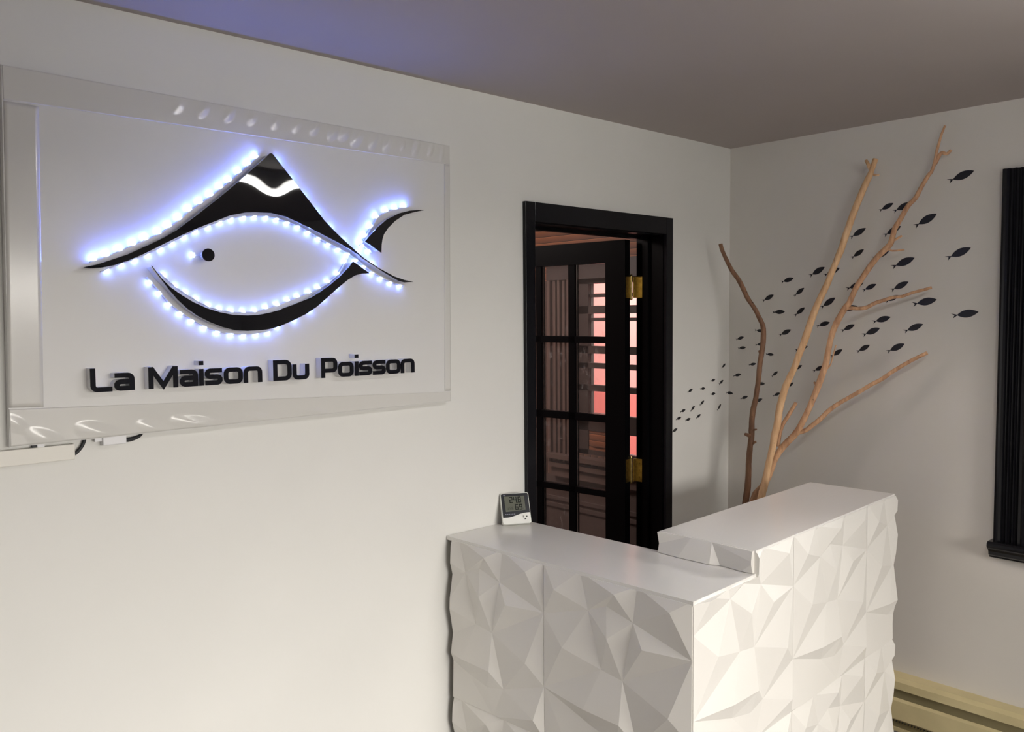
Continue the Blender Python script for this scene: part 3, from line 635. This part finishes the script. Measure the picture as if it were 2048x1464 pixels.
b = bmesh.new(); add_plate(b, [(ex_+er*math.cos(2*PI*k/32), ez_+er*math.sin(2*PI*k/32)) for k in range(32)], -.0625, -.0595)
eye = build('eye_disc', b, M['acry'], sg)
b = bmesh.new(); add_plate(b, [(ex_+er*.55*math.cos(2*PI*k/24), ez_+er*.55*math.sin(2*PI*k/24)) for k in range(24)], -.0595, -.0303)
build('spacer', b, M['spacer'], eye)
# LED ribbons stood on edge along the pieces, one dome per diode
led_mesh = None
def led_dome(main):
    b = bmesh.new(); bmesh.ops.create_uvsphere(b, u_segments=10, v_segments=6, radius=.0068)
    bmesh.ops.bisect_plane(b, geom=b.verts[:]+b.edges[:]+b.faces[:], plane_co=(0, 0, 0), plane_no=(0, 0, -1), clear_outer=True)
    bmesh.ops.holes_fill(b, edges=[e for e in b.edges if len(e.link_faces) == 1])
    for v in b.verts: v.co.z *= .75; v.co.y *= .92
    bmesh.ops.recalc_face_normals(b, faces=b.faces)
    me = bpy.data.meshes.new('led'); b.to_mesh(me); b.free(); me.materials.append(main); me.materials.append(M['ledside'])
    for p in me.polygons: p.material_index = 0 if p.normal.z > .72 else 1; p.use_smooth = True
    return me
LED_OUT = {'hat_top': (-.5, 1), 'hat_low': (-.2, -1), 'jaw_out': (-.6, -1), 'jaw_in': (.2, 1), 'tail_top': (-1, .6), 'tail_low': (-.5, -1), 'eye': (-1, .001), 'hat_right': (1, 1), 'jaw_right': (1, -1)}
led_mesh = led_dome(M['led']); led_mesh_low = led_dome(M['ledlow'])
def edge_leds(pts, i0, i1, step, off):
    """diodes along outline points i0..i1, `off` outside the piece"""
    seg = [Vector(p) for p in pts[i0:i1+1]]; out = []; acc = step*.5
    for a, b_ in zip(seg, seg[1:]):
        d = (b_-a).length; t = (b_-a)/d
        while acc < d:
            q = a+t*acc; out.append((q.x-t.y*off, q.y+t.x*off)); acc += step
        acc -= d
    return out
DATA['leds']['hat_right'] = edge_leds(DATA['hat'], 19, 26, .058, .0005)
DATA['leds']['jaw_right'] = edge_leds(DATA['jaw'], 26, 32, .055, .0005)
for key, pts in DATA['leds'].items():
    b = bmesh.new()
    pp = [tuple(p) for p in pts]
    if key != 'eye':
        a, c = pp[0], pp[1]; e, f = pp[-1], pp[-2]
        ext = [(a[0]-(c[0]-a[0])*.4, a[1]-(c[1]-a[1])*.4)]+pp+[(e[0]+(e[0]-f[0])*.4, e[1]+(e[1]-f[1])*.4)]
    else: ext = [(pp[0][0]+.004, pp[0][1])]+pp[1:]
    for q0, q1 in zip(ext, ext[1:]):
        t = Vector((q1[0]-q0[0], q1[1]-q0[1])); n = Vector((-t.y, t.x)).normalized()*.0009
        vs = [b.verts.new((q0[0]+s*n.x, y, q0[1]+s*n.y)) for y in (-.041, -.0325) for s in (-1, 1)]+[b.verts.new((q1[0]+s*n.x, y, q1[1]+s*n.y)) for y in (-.041, -.0325) for s in (-1, 1)]
        for f4 in ((0, 1, 3, 2), (4, 6, 7, 5), (0, 4, 5, 1), (2, 3, 7, 6), (0, 2, 6, 4), (1, 5, 7, 3)): b.faces.new([vs[i] for i in f4])
    rb = build('led_strip', b, M['strip'], sg)
    for k, p in enumerate(pp):
        t = Vector(pp[min(len(pp)-1, k+1)])-Vector(pp[max(0, k-1)]); n = Vector((-t.y, t.x)).normalized()
        if key == 'eye': n = Vector((-1, 0))
        if n.dot(Vector(LED_OUT[key])) < 0: n = -n
        o = bpy.data.objects.new('led', led_mesh if key in ('hat_top', 'tail_top', 'hat_right') else led_mesh_low); link(o); o.parent = rb
        o.location = Vector((p[0], -.0366, p[1]))-world_loc(rb); o.rotation_euler = (0, math.atan2(n.x, n.y), 0)

# raised lettering: squared stroke letters on frosted blocks
def arc(cx, cy, r, a0, a1, n=5):
    return [(cx+r*math.cos(math.radians(a0+(a1-a0)*k/n)), cy+r*math.sin(math.radians(a0+(a1-a0)*k/n))) for k in range(n+1)]
XH = .76; SW = .20    # x-height and stroke in cap heights
def glyph(ch, w):
    """strokes as centre lines in a box w wide (cap height 1); returns [(points, closed)]"""
    h = SW/2; l, r = h, w-h; xh = XH-h; R = .17
    if ch == 'L': return [([(l, 1), (l, h+R)]+arc(l+R, h+R, R, 180, 270)+[(w, h)], False)]
    if ch == 'M': return [([(l, 0), (l, 1-h*.55)], False), ([(l+.015, 1-h), (w/2, h*1.15), (r-.015, 1-h)], False), ([(r, 1-h*.55), (r, 0)], False)]
    if ch == 'D': return [([(l, h), (r-R*1.3, h)]+arc(r-R*1.3, h+R*1.3, R*1.3, -90, 0)+arc(r-R*1.3, 1-h-R*1.3, R*1.3, 0, 90)+[(l, 1-h)], True)]
    if ch == 'P': return [([(l, 0), (l, 1)], False), ([(w*.0+SW, 1-h), (r-R, 1-h)]+arc(r-R, 1-h-R, R, 90, 0)+arc(r-R, .36+R, R, 0, -90)+[(SW, .36)], False)]
    if ch == 'i': return [([(w/2, 0), (w/2, XH)], False), ([(w/2, .93), (w/2, 1.12)], False)]
    if ch == 'o': return [([(l+R, h)]+arc(r-R, h+R, R, -90, 0)+arc(r-R, xh-R, R, 0, 90)+arc(l+R, xh-R, R, 90, 180)+arc(l+R, h+R, R, 180, 270)[:-1], True)]
    if ch == 'n': return [([(l, 0), (l, xh-R)]+arc(l+R, xh-R, R, 180, 90)+arc(r-R, xh-R, R, 90, 0)+[(r, 0)], False)]
    if ch == 'u': return [([(l, XH), (l, h+R)]+arc(l+R, h+R, R, 180, 270)+arc(r-R, h+R, R, 270, 360)+[(r, XH)], False)]
    m = (h+xh)/2; q = (xh-m)/2
    if ch == 's': return [([(w-.02, xh), (l+q, xh)]+arc(l+q, xh-q, q, 90, 270)+arc(r-q, m-q, q, 90, -90)+[(.02, h)], False)]
    if ch == 'a': return [([(.03, xh), (r-R, xh)]+arc(r-R, xh-R, R, 90, 0)+[(r, 0)], False), ([(r-h, h), (l+q, h)]+arc(l+q, h+q, q, 270, 90)+[(r-h, m)], False)]
def stroke(bm, pts, closed, w, fn, y0, y1):
    n = len(pts); L_, R_ = [], []
    for i in range(n):
        p = Vector(pts[i])
        a = Vector(pts[i-1]) if (i > 0 or closed) else None; c = Vector(pts[(i+1) % n]) if (i < n-1 or closed) else None
        e1 = (p-a).normalized() if a is not None and (p-a).length > 1e-6 else None
        e2 = (c-p).normalized() if c is not None and (c-p).length > 1e-6 else None
        e1 = e1 or e2; e2 = e2 or e1
        nn = Vector((-e1.y-e2.y, e1.x+e2.x)).normalized(); k = (w/2)/max(.5, nn.dot(Vector((-e1.y, e1.x))))
        L_.append(p+nn*k); R_.append(p-nn*k)
    V = [[bm.verts.new(fn(q.x, y, q.y)) for q in s] for y in (y0, y1) for s in (L_, R_)]
    m = n if closed else n-1
    for i in range(m):
        j = (i+1) % n
        bm.faces.new((V[0][i], V[0][j], V[1][j], V[1][i])); bm.faces.new((V[2][i], V[3][i], V[3][j], V[2][j]))
        bm.faces.new((V[0][i], V[2][i], V[2][j], V[0][j])); bm.faces.new((V[1][i], V[1][j], V[3][j], V[3][i]))
    if not closed:
        bm.faces.new((V[0][0], V[1][0], V[3][0], V[2][0])); bm.faces.new((V[0][-1], V[2][-1], V[3][-1], V[1][-1]))
tz0, tz1 = DATA['text_z']; cap = tz1-tz0
for ch, xa, xb in DATA['letters']:
    w = (xb-xa)/cap
    fn = lambda x, y, z, xa=xa: (xa+x*cap, y, tz0+z*cap)
    b = bmesh.new()
    for k, (pts, cl_) in enumerate(glyph(ch, w)): stroke(b, pts, cl_, SW, fn, -.0625-.00015*k, -.0590)
    o = build('letter', b, M['matt'], sg)
    b = bmesh.new()
    for pts, cl_ in glyph(ch, w): stroke(b, pts, cl_, SW*.93, fn, -.0590, -.0303)
    build('spacer', b, M['spacer'], o)

# cable trunking, adaptor and cords under the sign
rw = [tuple(p) for p in DATA['raceway']]
b = bmesh.new(); z0 = (rw[3][1]+rw[2][1])/2; z1 = min(1.4045, (rw[0][1]+rw[1][1])/2); xr = (rw[1][0]+rw[2][0])/2
add_box(b, (-4.4, -.020, z0), (xr, 0, z1), bevel=.0015)
trunk = tag(build('cord_cover', b, M['pvc']), 'long white plastic cable trunking on the wall below the sign, black cord leaving its end', 'cable trunking')
pg = [tuple(p) for p in DATA['plug']]
ad = empty('power_adaptor', ((pg[0][0]+pg[1][0])/2, -.012, pg[2][1])); tag(ad, 'small white power adaptor with a black cord, tucked under the lower edge of the sign', 'adaptor')
b = bmesh.new(); add_box(b, (pg[0][0], -.026, min(pg[2][1], pg[3][1])), (pg[1][0], -.0005, max(pg[0][1], pg[1][1])+.004), bevel=.002)
build('adaptor_body', b, M['plug'], ad)
b = bmesh.new(); zc = (pg[0][1]+pg[3][1])/2+.006; add_box(b, (pg[0][0]-.016, -.018, zc-.006), (pg[0][0]+.001, -.008, zc+.006), bevel=.001)
build('adaptor_socket', b, M['spacer'], ad)
ca = [(p[0], -.009, p[1], .0042) for p in DATA['cord_a']]; ca = ca+[(ca[-1][0]+.004, -.003, ca[-1][2]+.03, .0042)]
build('power_cord', tube(ca, seg=8), M['cord'], trunk, smooth=True)['label'] = 'black cord'
cb_ = [(p[0], -.010+.002*i, p[1], .0062-.0007*i) for i, p in enumerate(DATA['cord_b'])]
build('power_cord', tube(cb_, seg=8), M['cord'], ad, smooth=True)['label'] = 'black cord'
cn = [tuple(p) for p in DATA['conn']]
cp = empty('cable_connector', (cn[1][0], -.01, cn[1][1])); tag(cp, 'tiny black and white cable connector at the lower left edge of the sign', 'connector')
b = bmesh.new(); add_box(b, (cn[0][0]-.002, -.016, cn[0][1]-.003), (cn[1][0]-.004, -.006, cn[0][1]+.006)); build('plug', b, M['cord'], cp)
b = bmesh.new(); add_box(b, (cn[1][0]-.004, -.018, cn[1][1]-.004), (cn[2][0]-.01, -.006, cn[1][1]+.006)); build('socket', b, M['plug'], cp)

# ------------------------------------------------------------------ reception desk
K = DATA['desk']; th = K['th']; EX = Vector((math.cos(th), math.sin(th), 0)); EY = Vector((-math.sin(th), math.cos(th), 0)); O0 = Vector((K['x0'], 0, 0))
def dk(u, w, z): return O0+EX*u+EY*w+Vector((0, 0, z))
desk = empty('reception_desk', tuple(dk(.5, -.6, 0)))
tag(desk, 'white L-shaped reception desk clad in faceted relief panels with a raised right counter', 'desk')
ZL, ZH, YF, YB, U0, U1, WD = K['zl'], K['zh'], K['yF'], K['yB'], K['u0'], K['u1'], K['w']
def dbox(bm, lo, hi, bevel=0.):
    b2 = bmesh.new(); add_box(b2, lo, hi, bevel=bevel)
    for v in b2.verts: v.co = dk(*v.co)
    me = bpy.data.meshes.new('tmp'); b2.to_mesh(me); b2.free(); bm.from_mesh(me); bpy.data.meshes.remove(me)
IN = .012
b = bmesh.new(); dbox(b, (IN, YF+IN, .0), (WD-.004, -.035, ZL-.014)); dbox(b, (WD-.004, YF+IN, .0), (U1-IN, YB-.004, ZL-.014)); dbox(b, (U0+IN, YF+IN, ZL-.014), (U1-IN, YB-.004, ZH-.012))
build('desk_carcass', b, M['carcass'], desk)
b = bmesh.new()
# low top: reaches the sign wall, butts under the raised counter
pts = [(-.001, YF-.0015), (U0+.01, YF-.0015), (WD, YF+.04), (WD, -.019), (-.001, -.004)]
lo_ = [b.verts.new(dk(u, w, ZL-.012)) for u, w in pts]; hi_ = [b.verts.new(dk(u, w, ZL)) for u, w in pts]
b.faces.new(hi_); b.faces.new(lo_[::-1])
for i in range(5): b.faces.new((lo_[i], lo_[(i+1) % 5], hi_[(i+1) % 5], hi_[i]))
build('low_counter_top', b, M['counter'], desk)
b = bmesh.new(); dbox(b, (U0+.003, YF-.001, ZH-.011), (U1, YB, ZH), bevel=.0012)
build('high_counter_top', b, M['counter'], desk)
PAT = DATA['pat']
FACES = 'A,T1,B A,B,F B,D,F T1,D,B T1,T2,X T1,X,D X,W,D X,C,W T2,C,X T2,TR,Y T2,Y,C TR,E,Y Y,E,C D,W,G W,C,G D,G,J G,K,J C,H,K C,K,G C,E,H H,E,K E,L,K E,M,L F,D,I D,J,I F,I,Q I,J,Q J,U,Q Q,U,P J,N,U N,P,U J,K,N K,O,N K,L,O L,M,O M,V,O M,BR,V O,V,S V,BR,S N,O,Z N,Z,P P,Z,S Z,O,S P,S,R Q,P,R Q,R,BL'.split()
RH = .0185
def relief(fn, su, sv, u0, v0, mirror, ulo, uhi, vlo, vhi, name='facet_panel', tweak=None):
    """one moulded relief panel: pattern square at (u0, top v0), size su x sv, trimmed to [ulo,uhi]x[vlo,vhi]"""
    b = bmesh.new(); V = {}
    for k, (u, v, h) in PAT.items():
        uu = 1-u if mirror else u
        V[k] = b.verts.new((u0+uu*su, -h*RH, v0-v*sv))
    for f in FACES: b.faces.new([V[k] for k in f.split(',')])
    g = lambda: b.verts[:]+b.edges[:]+b.faces[:]
    for co, no in (((ulo, 0, 0), (-1, 0, 0)), ((uhi, 0, 0), (1, 0, 0)), ((0, 0, vlo), (0, 0, -1)), ((0, 0, vhi), (0, 0, 1))):
        bmesh.ops.bisect_plane(b, geom=g(), dist=1e-5, plane_co=co, plane_no=no, clear_outer=True)
    # soften creases a touch: the moulding has rounded valleys
    bmesh.ops.recalc_face_normals(b, faces=b.faces)
    be = [e for e in b.edges if len(e.link_faces) == 2 and e.calc_face_angle(0) > .03]
    bmesh.ops.bevel(b, geom=be, offset=.0028, segments=2, affect='EDGES', profile=.5, clamp_overlap=True)
    edges = [e for e in b.edges if len(e.link_faces) == 1]
    r = bmesh.ops.extrude_edge_only(b, edges=edges)
    for v in [x for x in r['geom'] if isinstance(x, bmesh.types.BMVert)]: v.co.y = .0105
    for v in b.verts: v.co = fn(v.co.x, v.co.y, v.co.z)
    return build(name, b, M['panel'], desk, weld=True)
gp = .0012
right = lambda u, y, z: dk(u, YF+y, z)
left = lambda u, y, z: dk(y, -u, z)
SU, SV = .546, .541
zm = ZH-.540
for i, (a, c_) in enumerate(((0, .5475), (.5475, 1.0935), (1.0935, U1))):
    u0 = i*SU+.001
    lo, hi = a+gp/2+(.001 if i == 0 else 0), c_-gp/2
    if i == 0:
        relief(right, SU, SV, u0, ZH, False, lo, U0+.003, zm+gp/2, ZL-.009)
        relief(right, SU, SV, u0, ZH, False, U0+.003, hi, zm+gp/2, ZH-.006)
    else: relief(right, SU, SV, u0, ZH, False, lo, hi, zm+gp/2, ZH-.006)
    relief(right, SU, SV, u0, zm, False, lo, hi, .005, zm-gp/2)
LS = .512; lm = ZL-.536
for i, (a, c_) in enumerate(((.03, .4365), (.4365, -YF))):
    u0 = -YF-LS if i else .4365-LS
    relief(left, LS, .541, u0, ZL, False, a+gp/2, c_-gp/2-(.001 if i else 0), lm+gp/2, ZL-.009)
    relief(left, LS, .541, u0, lm, False, a+gp/2, c_-gp/2-(.001 if i else 0), .005, lm-gp/2)
# end strip of the raised counter
endf = lambda u, y, z: dk(U0+.002+y, -u, z)
relief(endf, LS*.9, .34, -YF-LS*.78, ZH+.17, False, -YB, -YF-.004, ZL+.0015, ZH-.001)

# ------------------------------------------------------------------ thermo-hygrometer on the low counter
bl_, br_ = Vector((*DATA['thermo']['bl'], 0)), Vector((*DATA['thermo']['br'], 0))
TX = (br_-bl_).normalized(); TB = Vector((-TX.y, TX.x, 0))    # TB points back, away from the viewer
tilt = math.radians(27); TU = Vector((0, 0, 1))*math.cos(tilt)+TB*math.sin(tilt); TN = TX.cross(TU)      # TN out of the back
TW = (br_-bl_).length; THt = .108; tb0 = Vector((bl_.x, bl_.y, DATA['thermo']['z']))
def tp(u, d, v): return tb0+TX*u+TN*(-d)*-1+TU*v+Vector((0, 0, 0))
th_ = empty('thermometer', tuple(tb0+TX*TW/2)); tag(th_, 'small white digital thermometer with grey screen leaning on the low counter by the door', 'thermometer')
def rrect(x0, x1, y0, y1, r, n=4):
    return arc(x1-r, y0+r, r, -90, 0, n)+arc(x1-r, y1-r, r, 0, 90, n)+arc(x0+r, y1-r, r, 90, 180, n)+arc(x0+r, y0+r, r, 180, 270, n)
back = 1 if TN.dot(TB) > 0 else -1
def tplate(name, pts, d0, d1_, mat, par):
    b = bmesh.new(); add_plate(b, pts, d0, d1_, fn=lambda x, y, z: tb0+TX*x+TN*back*y+TU*z); return build(name, b, mat, par)
D0 = .004     # keeps the tilted bottom edge on the counter
tplate('case', rrect(0, TW, 0, THt, .006), .0, .018, M['whitepl'], th_)
ew = .0016
wave = [(ew+(TW-2*ew)*t, .0225+.0145*(0 if t < .12 else 1 if t > .9 else .5-.5*math.cos(PI*(t-.12)/.78))) for t in [k/24 for k in range(25)]]
bz = tplate('bezel', wave+[(TW-ew, THt-.005), (TW-.005, THt-ew), (.005, THt-ew), (ew, THt-.005)], -.0008, .0, M['bezel'], th_)
scr = tplate('screen', [(.014, .0425), (TW-.016, .0465), (TW-.016, THt-.011), (.012, THt-.011)], -.0013, -.0008, M['lcd'], th_)
SEG = {'0': 'abcdef', '1': 'bc', '2': 'abged', '4': 'fgbc', '6': 'afgedc', '8': 'abcdefg', '9': 'abcdfg', '3': 'abgcd', '5': 'afgcd'}
def digit(ch, x, y, w, h, t):
    s = {'a': (x, y+h-t, x+w, y+h), 'd': (x, y, x+w, y+t), 'g': (x, y+h/2-t/2, x+w, y+h/2+t/2), 'f': (x, y+h/2, x+t, y+h), 'b': (x+w-t, y+h/2, x+w, y+h), 'e': (x, y, x+t, y+h/2), 'c': (x+w-t, y, x+w, y+h/2)}
    return [s[k] for k in SEG[ch]]
def marks(name, rects, mat, par, d=-.0016):
    b = bmesh.new()
    for x0, y0, x1, y1 in rects:
        vs = add_box(b, (x0, d, y0), (x1, -.0013, y1))
        for v in vs: v.co = tb0+TX*v.co.x+TN*back*v.co.y+TU*v.co.z
    build(name, b, mat, par)
rs = []
for ch, x in (('2', .030), ('4', .0445), ('8', .0600)): rs += digit(ch, x, .073, .0115, .0215, .0030)
rs += [(.0565, .0725, .0590, .0755)]
marks('temperature_digits', rs, M['lcdink'], th_)
rs = []
for ch, x in (('6', .0480), ('9', .0625)): rs += digit(ch, x, .0475, .0112, .0205, .0030)
marks('humidity_digits', rs, M['lcdink'], th_)
marks('degree_sign', [(.0772, .0850, .0785, .0863)], M['lcdfaint'], th_)
marks('unit_letter', [(.0745, .0760, .0758, .0830), (.0745, .0760, .0785, .0772), (.0745, .0818, .0785, .0830)], M['lcdfaint'], th_)
marks('percent_sign', [(.0765, .0500, .0780, .0520), (.0800, .0560, .0815, .0580)]+[(.0768+.001*k, .0508+.0017*k, .0780+.001*k, .0524+.0017*k) for k in range(4)], M['lcdfaint'], th_)
rs = [(.0282, .0515, .0292, .0525), (.0282, .0560, .0292, .0570)]
for ch, x in (('1', .0155), ('2', .0225), ('3', .0295), ('5', .0360)): rs += digit(ch, x, .0490, .0048, .0105, .0014)
marks('clock_digits', rs, M['lcdfaint'], th_)
marks('printed_caption', [(.010+.0062*k, .0325, .0142+.0062*k, .0350) for k in range(6)], M['grayprint'], th_, -.0016)
marks('corner_print', [(.010, THt-.0085, .018, THt-.0062)], M['grayprint'], th_, -.0016)
marks('button_marks', [(TW-.028, .020, TW-.0262, .027), (TW-.0165, .021, TW-.0125, .0255), (TW-.0235, .0135, TW-.0175, .0165)], M['lcdink'], th_, -.0014)
b = bmesh.new(); vs = add_box(b, (TW/2-.014, .016, .010), (TW/2+.014, .019, .088))
for v in vs:
    y = v.co.y; z = v.co.z
    v.co = tb0+TX*v.co.x+TN*back*y+TU*z
    if z < .05: v.co = v.co+TB*.052; v.co.z = ZL+.0008
build('stand', b, M['whitepl'], th_)

# ------------------------------------------------------------------ driftwood branches in the corner
def down(p, foot, r):       # lower, hidden part of a branch, to the floor
    x, y, z, _ = p
    return [(foot[0], foot[1], .0, r*1.15), (foot[0]*.7+x*.3, foot[1]*.7+y*.3, z*.35, r*1.1), (foot[0]*.25+x*.75, foot[1]*.25+y*.75, z*.75, r*1.05)]
def branch(name, pts, foot, mat, label, extra, part):
    P = down(pts[0], foot, pts[0][3])+[tuple(p) for p in pts]
    b = bmesh.new(); add_tube(b, P, seg=14, sub=3, wob=.10)
    t = empty(name, (foot[0], foot[1], 0)); tag(t, label, 'branch', 'driftwood branches standing behind the desk')
    build('stem', b, mat, t, smooth=True)
    for e in extra:
        b = bmesh.new(); add_tube(b, [tuple(q) for q in e], seg=10, sub=3, wob=.10); build(part, b, mat, t, smooth=True)
    return t
branch('driftwood_branch', DATA['bl'], (-.30, -.16), M['darkw'], 'dark bent driftwood branch leaning left across the room corner', DATA['bl_nubs'], 'knot_stub')
branch('driftwood_branch', DATA['bm'], (-.30, -.26), M['pale'], 'pale straight driftwood branch in the middle, cut off square at its top', DATA['bm_nubs'], 'knot_stub')
branch('driftwood_branch', DATA['br'], (-.34, -.24), M['twigw'], 'tall forked driftwood branch on the right with several side twigs', DATA['br_twigs'], 'side_twig')

# ------------------------------------------------------------------ fish decals
def fish_outline():
    n = 12; pts = []
    x0, x1, hw = .185, 1.0, .158
    for k in range(n+1):
        t = k/n; x = x0+(x1-x0)*t; pts.append((x, -hw*(math.sin(PI*t**.93))**.86))
    up = [(x0+(x1-x0)*(1-k/n), hw*(math.sin(PI*(1-k/n)**.93))**.86) for k in range(1, n)]
    tail = [(x0, .011), (.115, .046), (-.045, .104), (.078, .006), (.004, -.112), (.12, -.05), (x0, -.011)]
    return pts[1:]+up+tail
FO = fish_outline()
FISH_GROUP = 'black fish decals swimming across both walls'
fb = bmesh.new(); add_plate(fb, FO, -.004, 0); bmesh.ops.recalc_face_normals(fb, faces=fb.faces)
fme = bpy.data.meshes.new('fish_art_decal'); fb.to_mesh(fme); fb.free(); fme.materials.append(M['decal'])
for wall, t, h, lab in DATA['fish']:
    o = bpy.data.objects.new('fish_art_decal', fme); link(o)
    du, dz = h[0]-t[0], h[1]-t[1]; Ln = math.hypot(du, dz); a = math.atan2(dz, du)
    rot = Matrix.Rotation(-a, 4, 'Y')
    if wall == 'A': o.matrix_world = Matrix.Translation((t[0], -.0004, t[1])) @ rot @ Matrix.Diagonal((Ln, .15, Ln, 1))
    else: o.matrix_world = Matrix.Translation((-.0004, -t[0], t[1])) @ Matrix.Rotation(-PI/2, 4, 'Z') @ rot @ Matrix.Diagonal((Ln, .15, Ln, 1))
    tag(o, lab, 'wall decal', FISH_GROUP)
# the one folded over the corner
t, h = DATA['fishc']; Ln = math.hypot(h[0]-t[0], h[1]-t[1]); a = math.atan2(h[1]-t[1], h[0]-t[0])
b = bmesh.new()
f = b.faces.new([b.verts.new((t[0]+Ln*(x*math.cos(a)-y*math.sin(a)), 0, t[1]+Ln*(x*math.sin(a)+y*math.cos(a)))) for x, y in FO])
f.normal_update()
bmesh.ops.triangulate(b, faces=[f])
bmesh.ops.bisect_plane(b, geom=b.verts[:]+b.edges[:]+b.faces[:], plane_co=(-.0006, 0, 0), plane_no=(1, 0, 0))
r = bmesh.ops.extrude_face_region(b, geom=b.faces[:])
top = [g for g in r['geom'] if isinstance(g, bmesh.types.BMVert)]
for v in b.verts: v.co.y = .0006 if v not in top else .0001
for v in b.verts:
    u, d = v.co.x+.0006, v.co.y
    v.co = (u-.0006, -d, v.co.z) if u <= 1e-6 else (-d, -u-.0006, v.co.z)
tag(build('fish_art_decal', b, M['decal']), 'tiny black fish decal folded across the corner between the two walls', 'wall decal', FISH_GROUP)

# ------------------------------------------------------------------ baseboard heater
ht = empty('baseboard_heater', (0, -1.6, 0)); tag(ht, 'cream metal baseboard heater along the foot of the grey wall under the window', 'heater')
def sweep(prof, y0, y1):
    b = bmesh.new(); r = [[b.verts.new((x, y, z)) for x, z in prof] for y in (y0, y1)]; n = len(prof)
    for k in range(n): b.faces.new((r[0][k], r[0][(k+1) % n], r[1][(k+1) % n], r[1][k]))
    for q in r: b.faces.new(q)
    return b
HY0, HY1 = -2.9, -.42
build('back_plate', sweep([(0, .02), (0, .262), (-.004, .262), (-.004, .02)], HY0, HY1), M['cream'], ht)
build('top_cover', sweep([(-.004, .262), (-.045, .256), (-.060, .243), (-.062, .214), (-.060, .214), (-.058, .241), (-.044, .252), (-.004, .257)], HY0, HY1), M['cream'], ht)
build('front_cover', sweep([(-.058, .178), (-.070, .170), (-.072, .098), (-.064, .090), (-.062, .092), (-.069, .100), (-.067, .168), (-.057, .174)], HY0, HY1), M['cream'], ht)
build('bottom_lip', sweep([(-.004, .03), (-.062, .045), (-.064, .062), (-.061, .062), (-.059, .048), (-.004, .034)], HY0, HY1), M['cream'], ht)
b = bmesh.new()
for k in range(200): add_box(b, (-.052, HY0+.05+k*.0118, .075), (-.008, HY0+.0512+k*.0118, .155))
add_tube(b, [(-.03, HY0+.02, .115, .011), (-.03, HY1-.02, .115, .011)], seg=10, sub=1)
build('heating_element', b, M['fin'], ht)
for y in (HY0-.03, HY1): build('end_cap', sweep([(0, .02), (0, .264), (-.045, .258), (-.062, .245), (-.074, .17), (-.074, .06), (-.064, .03)], y, y+.03), M['cream'], ht)

# ------------------------------------------------------------------ ceiling tube lamp (above and right of the camera)
lamp = empty('ceiling_lamp', (-1.55, -1.97, H)); tag(lamp, 'white fluorescent batten lamp on the ceiling', 'ceiling lamp')
build('lamp_body', box((-2.1, -2.02, H-.035), (-1.0, -1.92, H)), M['fixture'], lamp)
build('lamp_tube', tube([(-2.06, -1.97, H-.055, .013), (-1.04, -1.97, H-.055, .013)], seg=12, sub=1), M['tube'], lamp, smooth=True)
b = bmesh.new(); add_box(b, (-2.1, -1.99, H-.075), (-2.06, -1.95, H-.035)); build('lamp_holder', b, M['fixture'], lamp)
build('lamp_holder', box((-1.04, -1.99, H-.075), (-1.0, -1.95, H-.035)), M['fixture'], lamp)

# ------------------------------------------------------------------ daylight
def area(name, loc, target, sx, sy, power, col, spread=180):
    l = bpy.data.lights.new(name, 'AREA'); l.shape = 'RECTANGLE'; l.size = sx; l.size_y = sy; l.energy = power; l.color = col; l.spread = math.radians(spread)
    o = bpy.data.objects.new(name, l); link(o); o.location = loc
    o.rotation_euler = (Vector(target)-Vector(loc)).to_track_quat('-Z', 'Y').to_euler()
    return o
# open sky above the houses across the street, and the street window itself
area('sky_over_street', (-1.0, -13.2, 3.7), (-1.0, 0, 1.0), 10, 3.4, 3560, (1, .95, .88))
area('shop_window_daylight', (-2.55, YS+.03, 1.25), (-1.6, 0, .7), 3.1, 1.7, 12, (1, .965, .92), 150)
area('side_sky', (3.0, -2.2, 4.2), (-1.6, -1.1, .9), 2.6, 2.2, 700, (1, .97, .93))
area('porch_sky', (.95, 2.3, 3.5), (1.75, 2.2, 1.3), 1.0, 3.4, 260, (1, .93, .92))
area('porch_ceiling_light', (-1.2, 1.3, H-.02), (-1.0, 1.2, 0), .9, .9, 52, (1, .85, .79), 170)
wd = bpy.data.worlds.new('overcast'); scene.world = wd; wd.use_nodes = True
bg = wd.node_tree.nodes['Background']; bg.inputs['Color'].default_value = (.95, .97, 1, 1); bg.inputs['Strength'].default_value = .3

# ------------------------------------------------------------------ camera
cd = DATA['cam']; cam = bpy.data.cameras.new('camera'); co = bpy.data.objects.new('camera', cam); link(co)
R0, R1, R2 = [Vector(r) for r in cd['rows']]
mw = Matrix((( R0.x, R1.x, -R2.x, cd['loc'][0]), (R0.y, R1.y, -R2.y, cd['loc'][1]), (R0.z, R1.z, -R2.z, cd['loc'][2]), (0, 0, 0, 1)))
co.matrix_world = mw
cam.sensor_fit = 'HORIZONTAL'; cam.sensor_width = 36; cam.lens = cd['f']/2048*36; cam.clip_start = .02
scene.camera = co
vs_ = scene.view_settings; vs_.view_transform = 'Standard'; vs_.look = 'None'; vs_.gamma = 1; vs_.use_curve_mapping = False; vs_.exposure = 0.0
scene.cycles.use_denoising = True
scene.cycles.max_bounces = 10
scene.cycles.transparent_max_bounces = 12
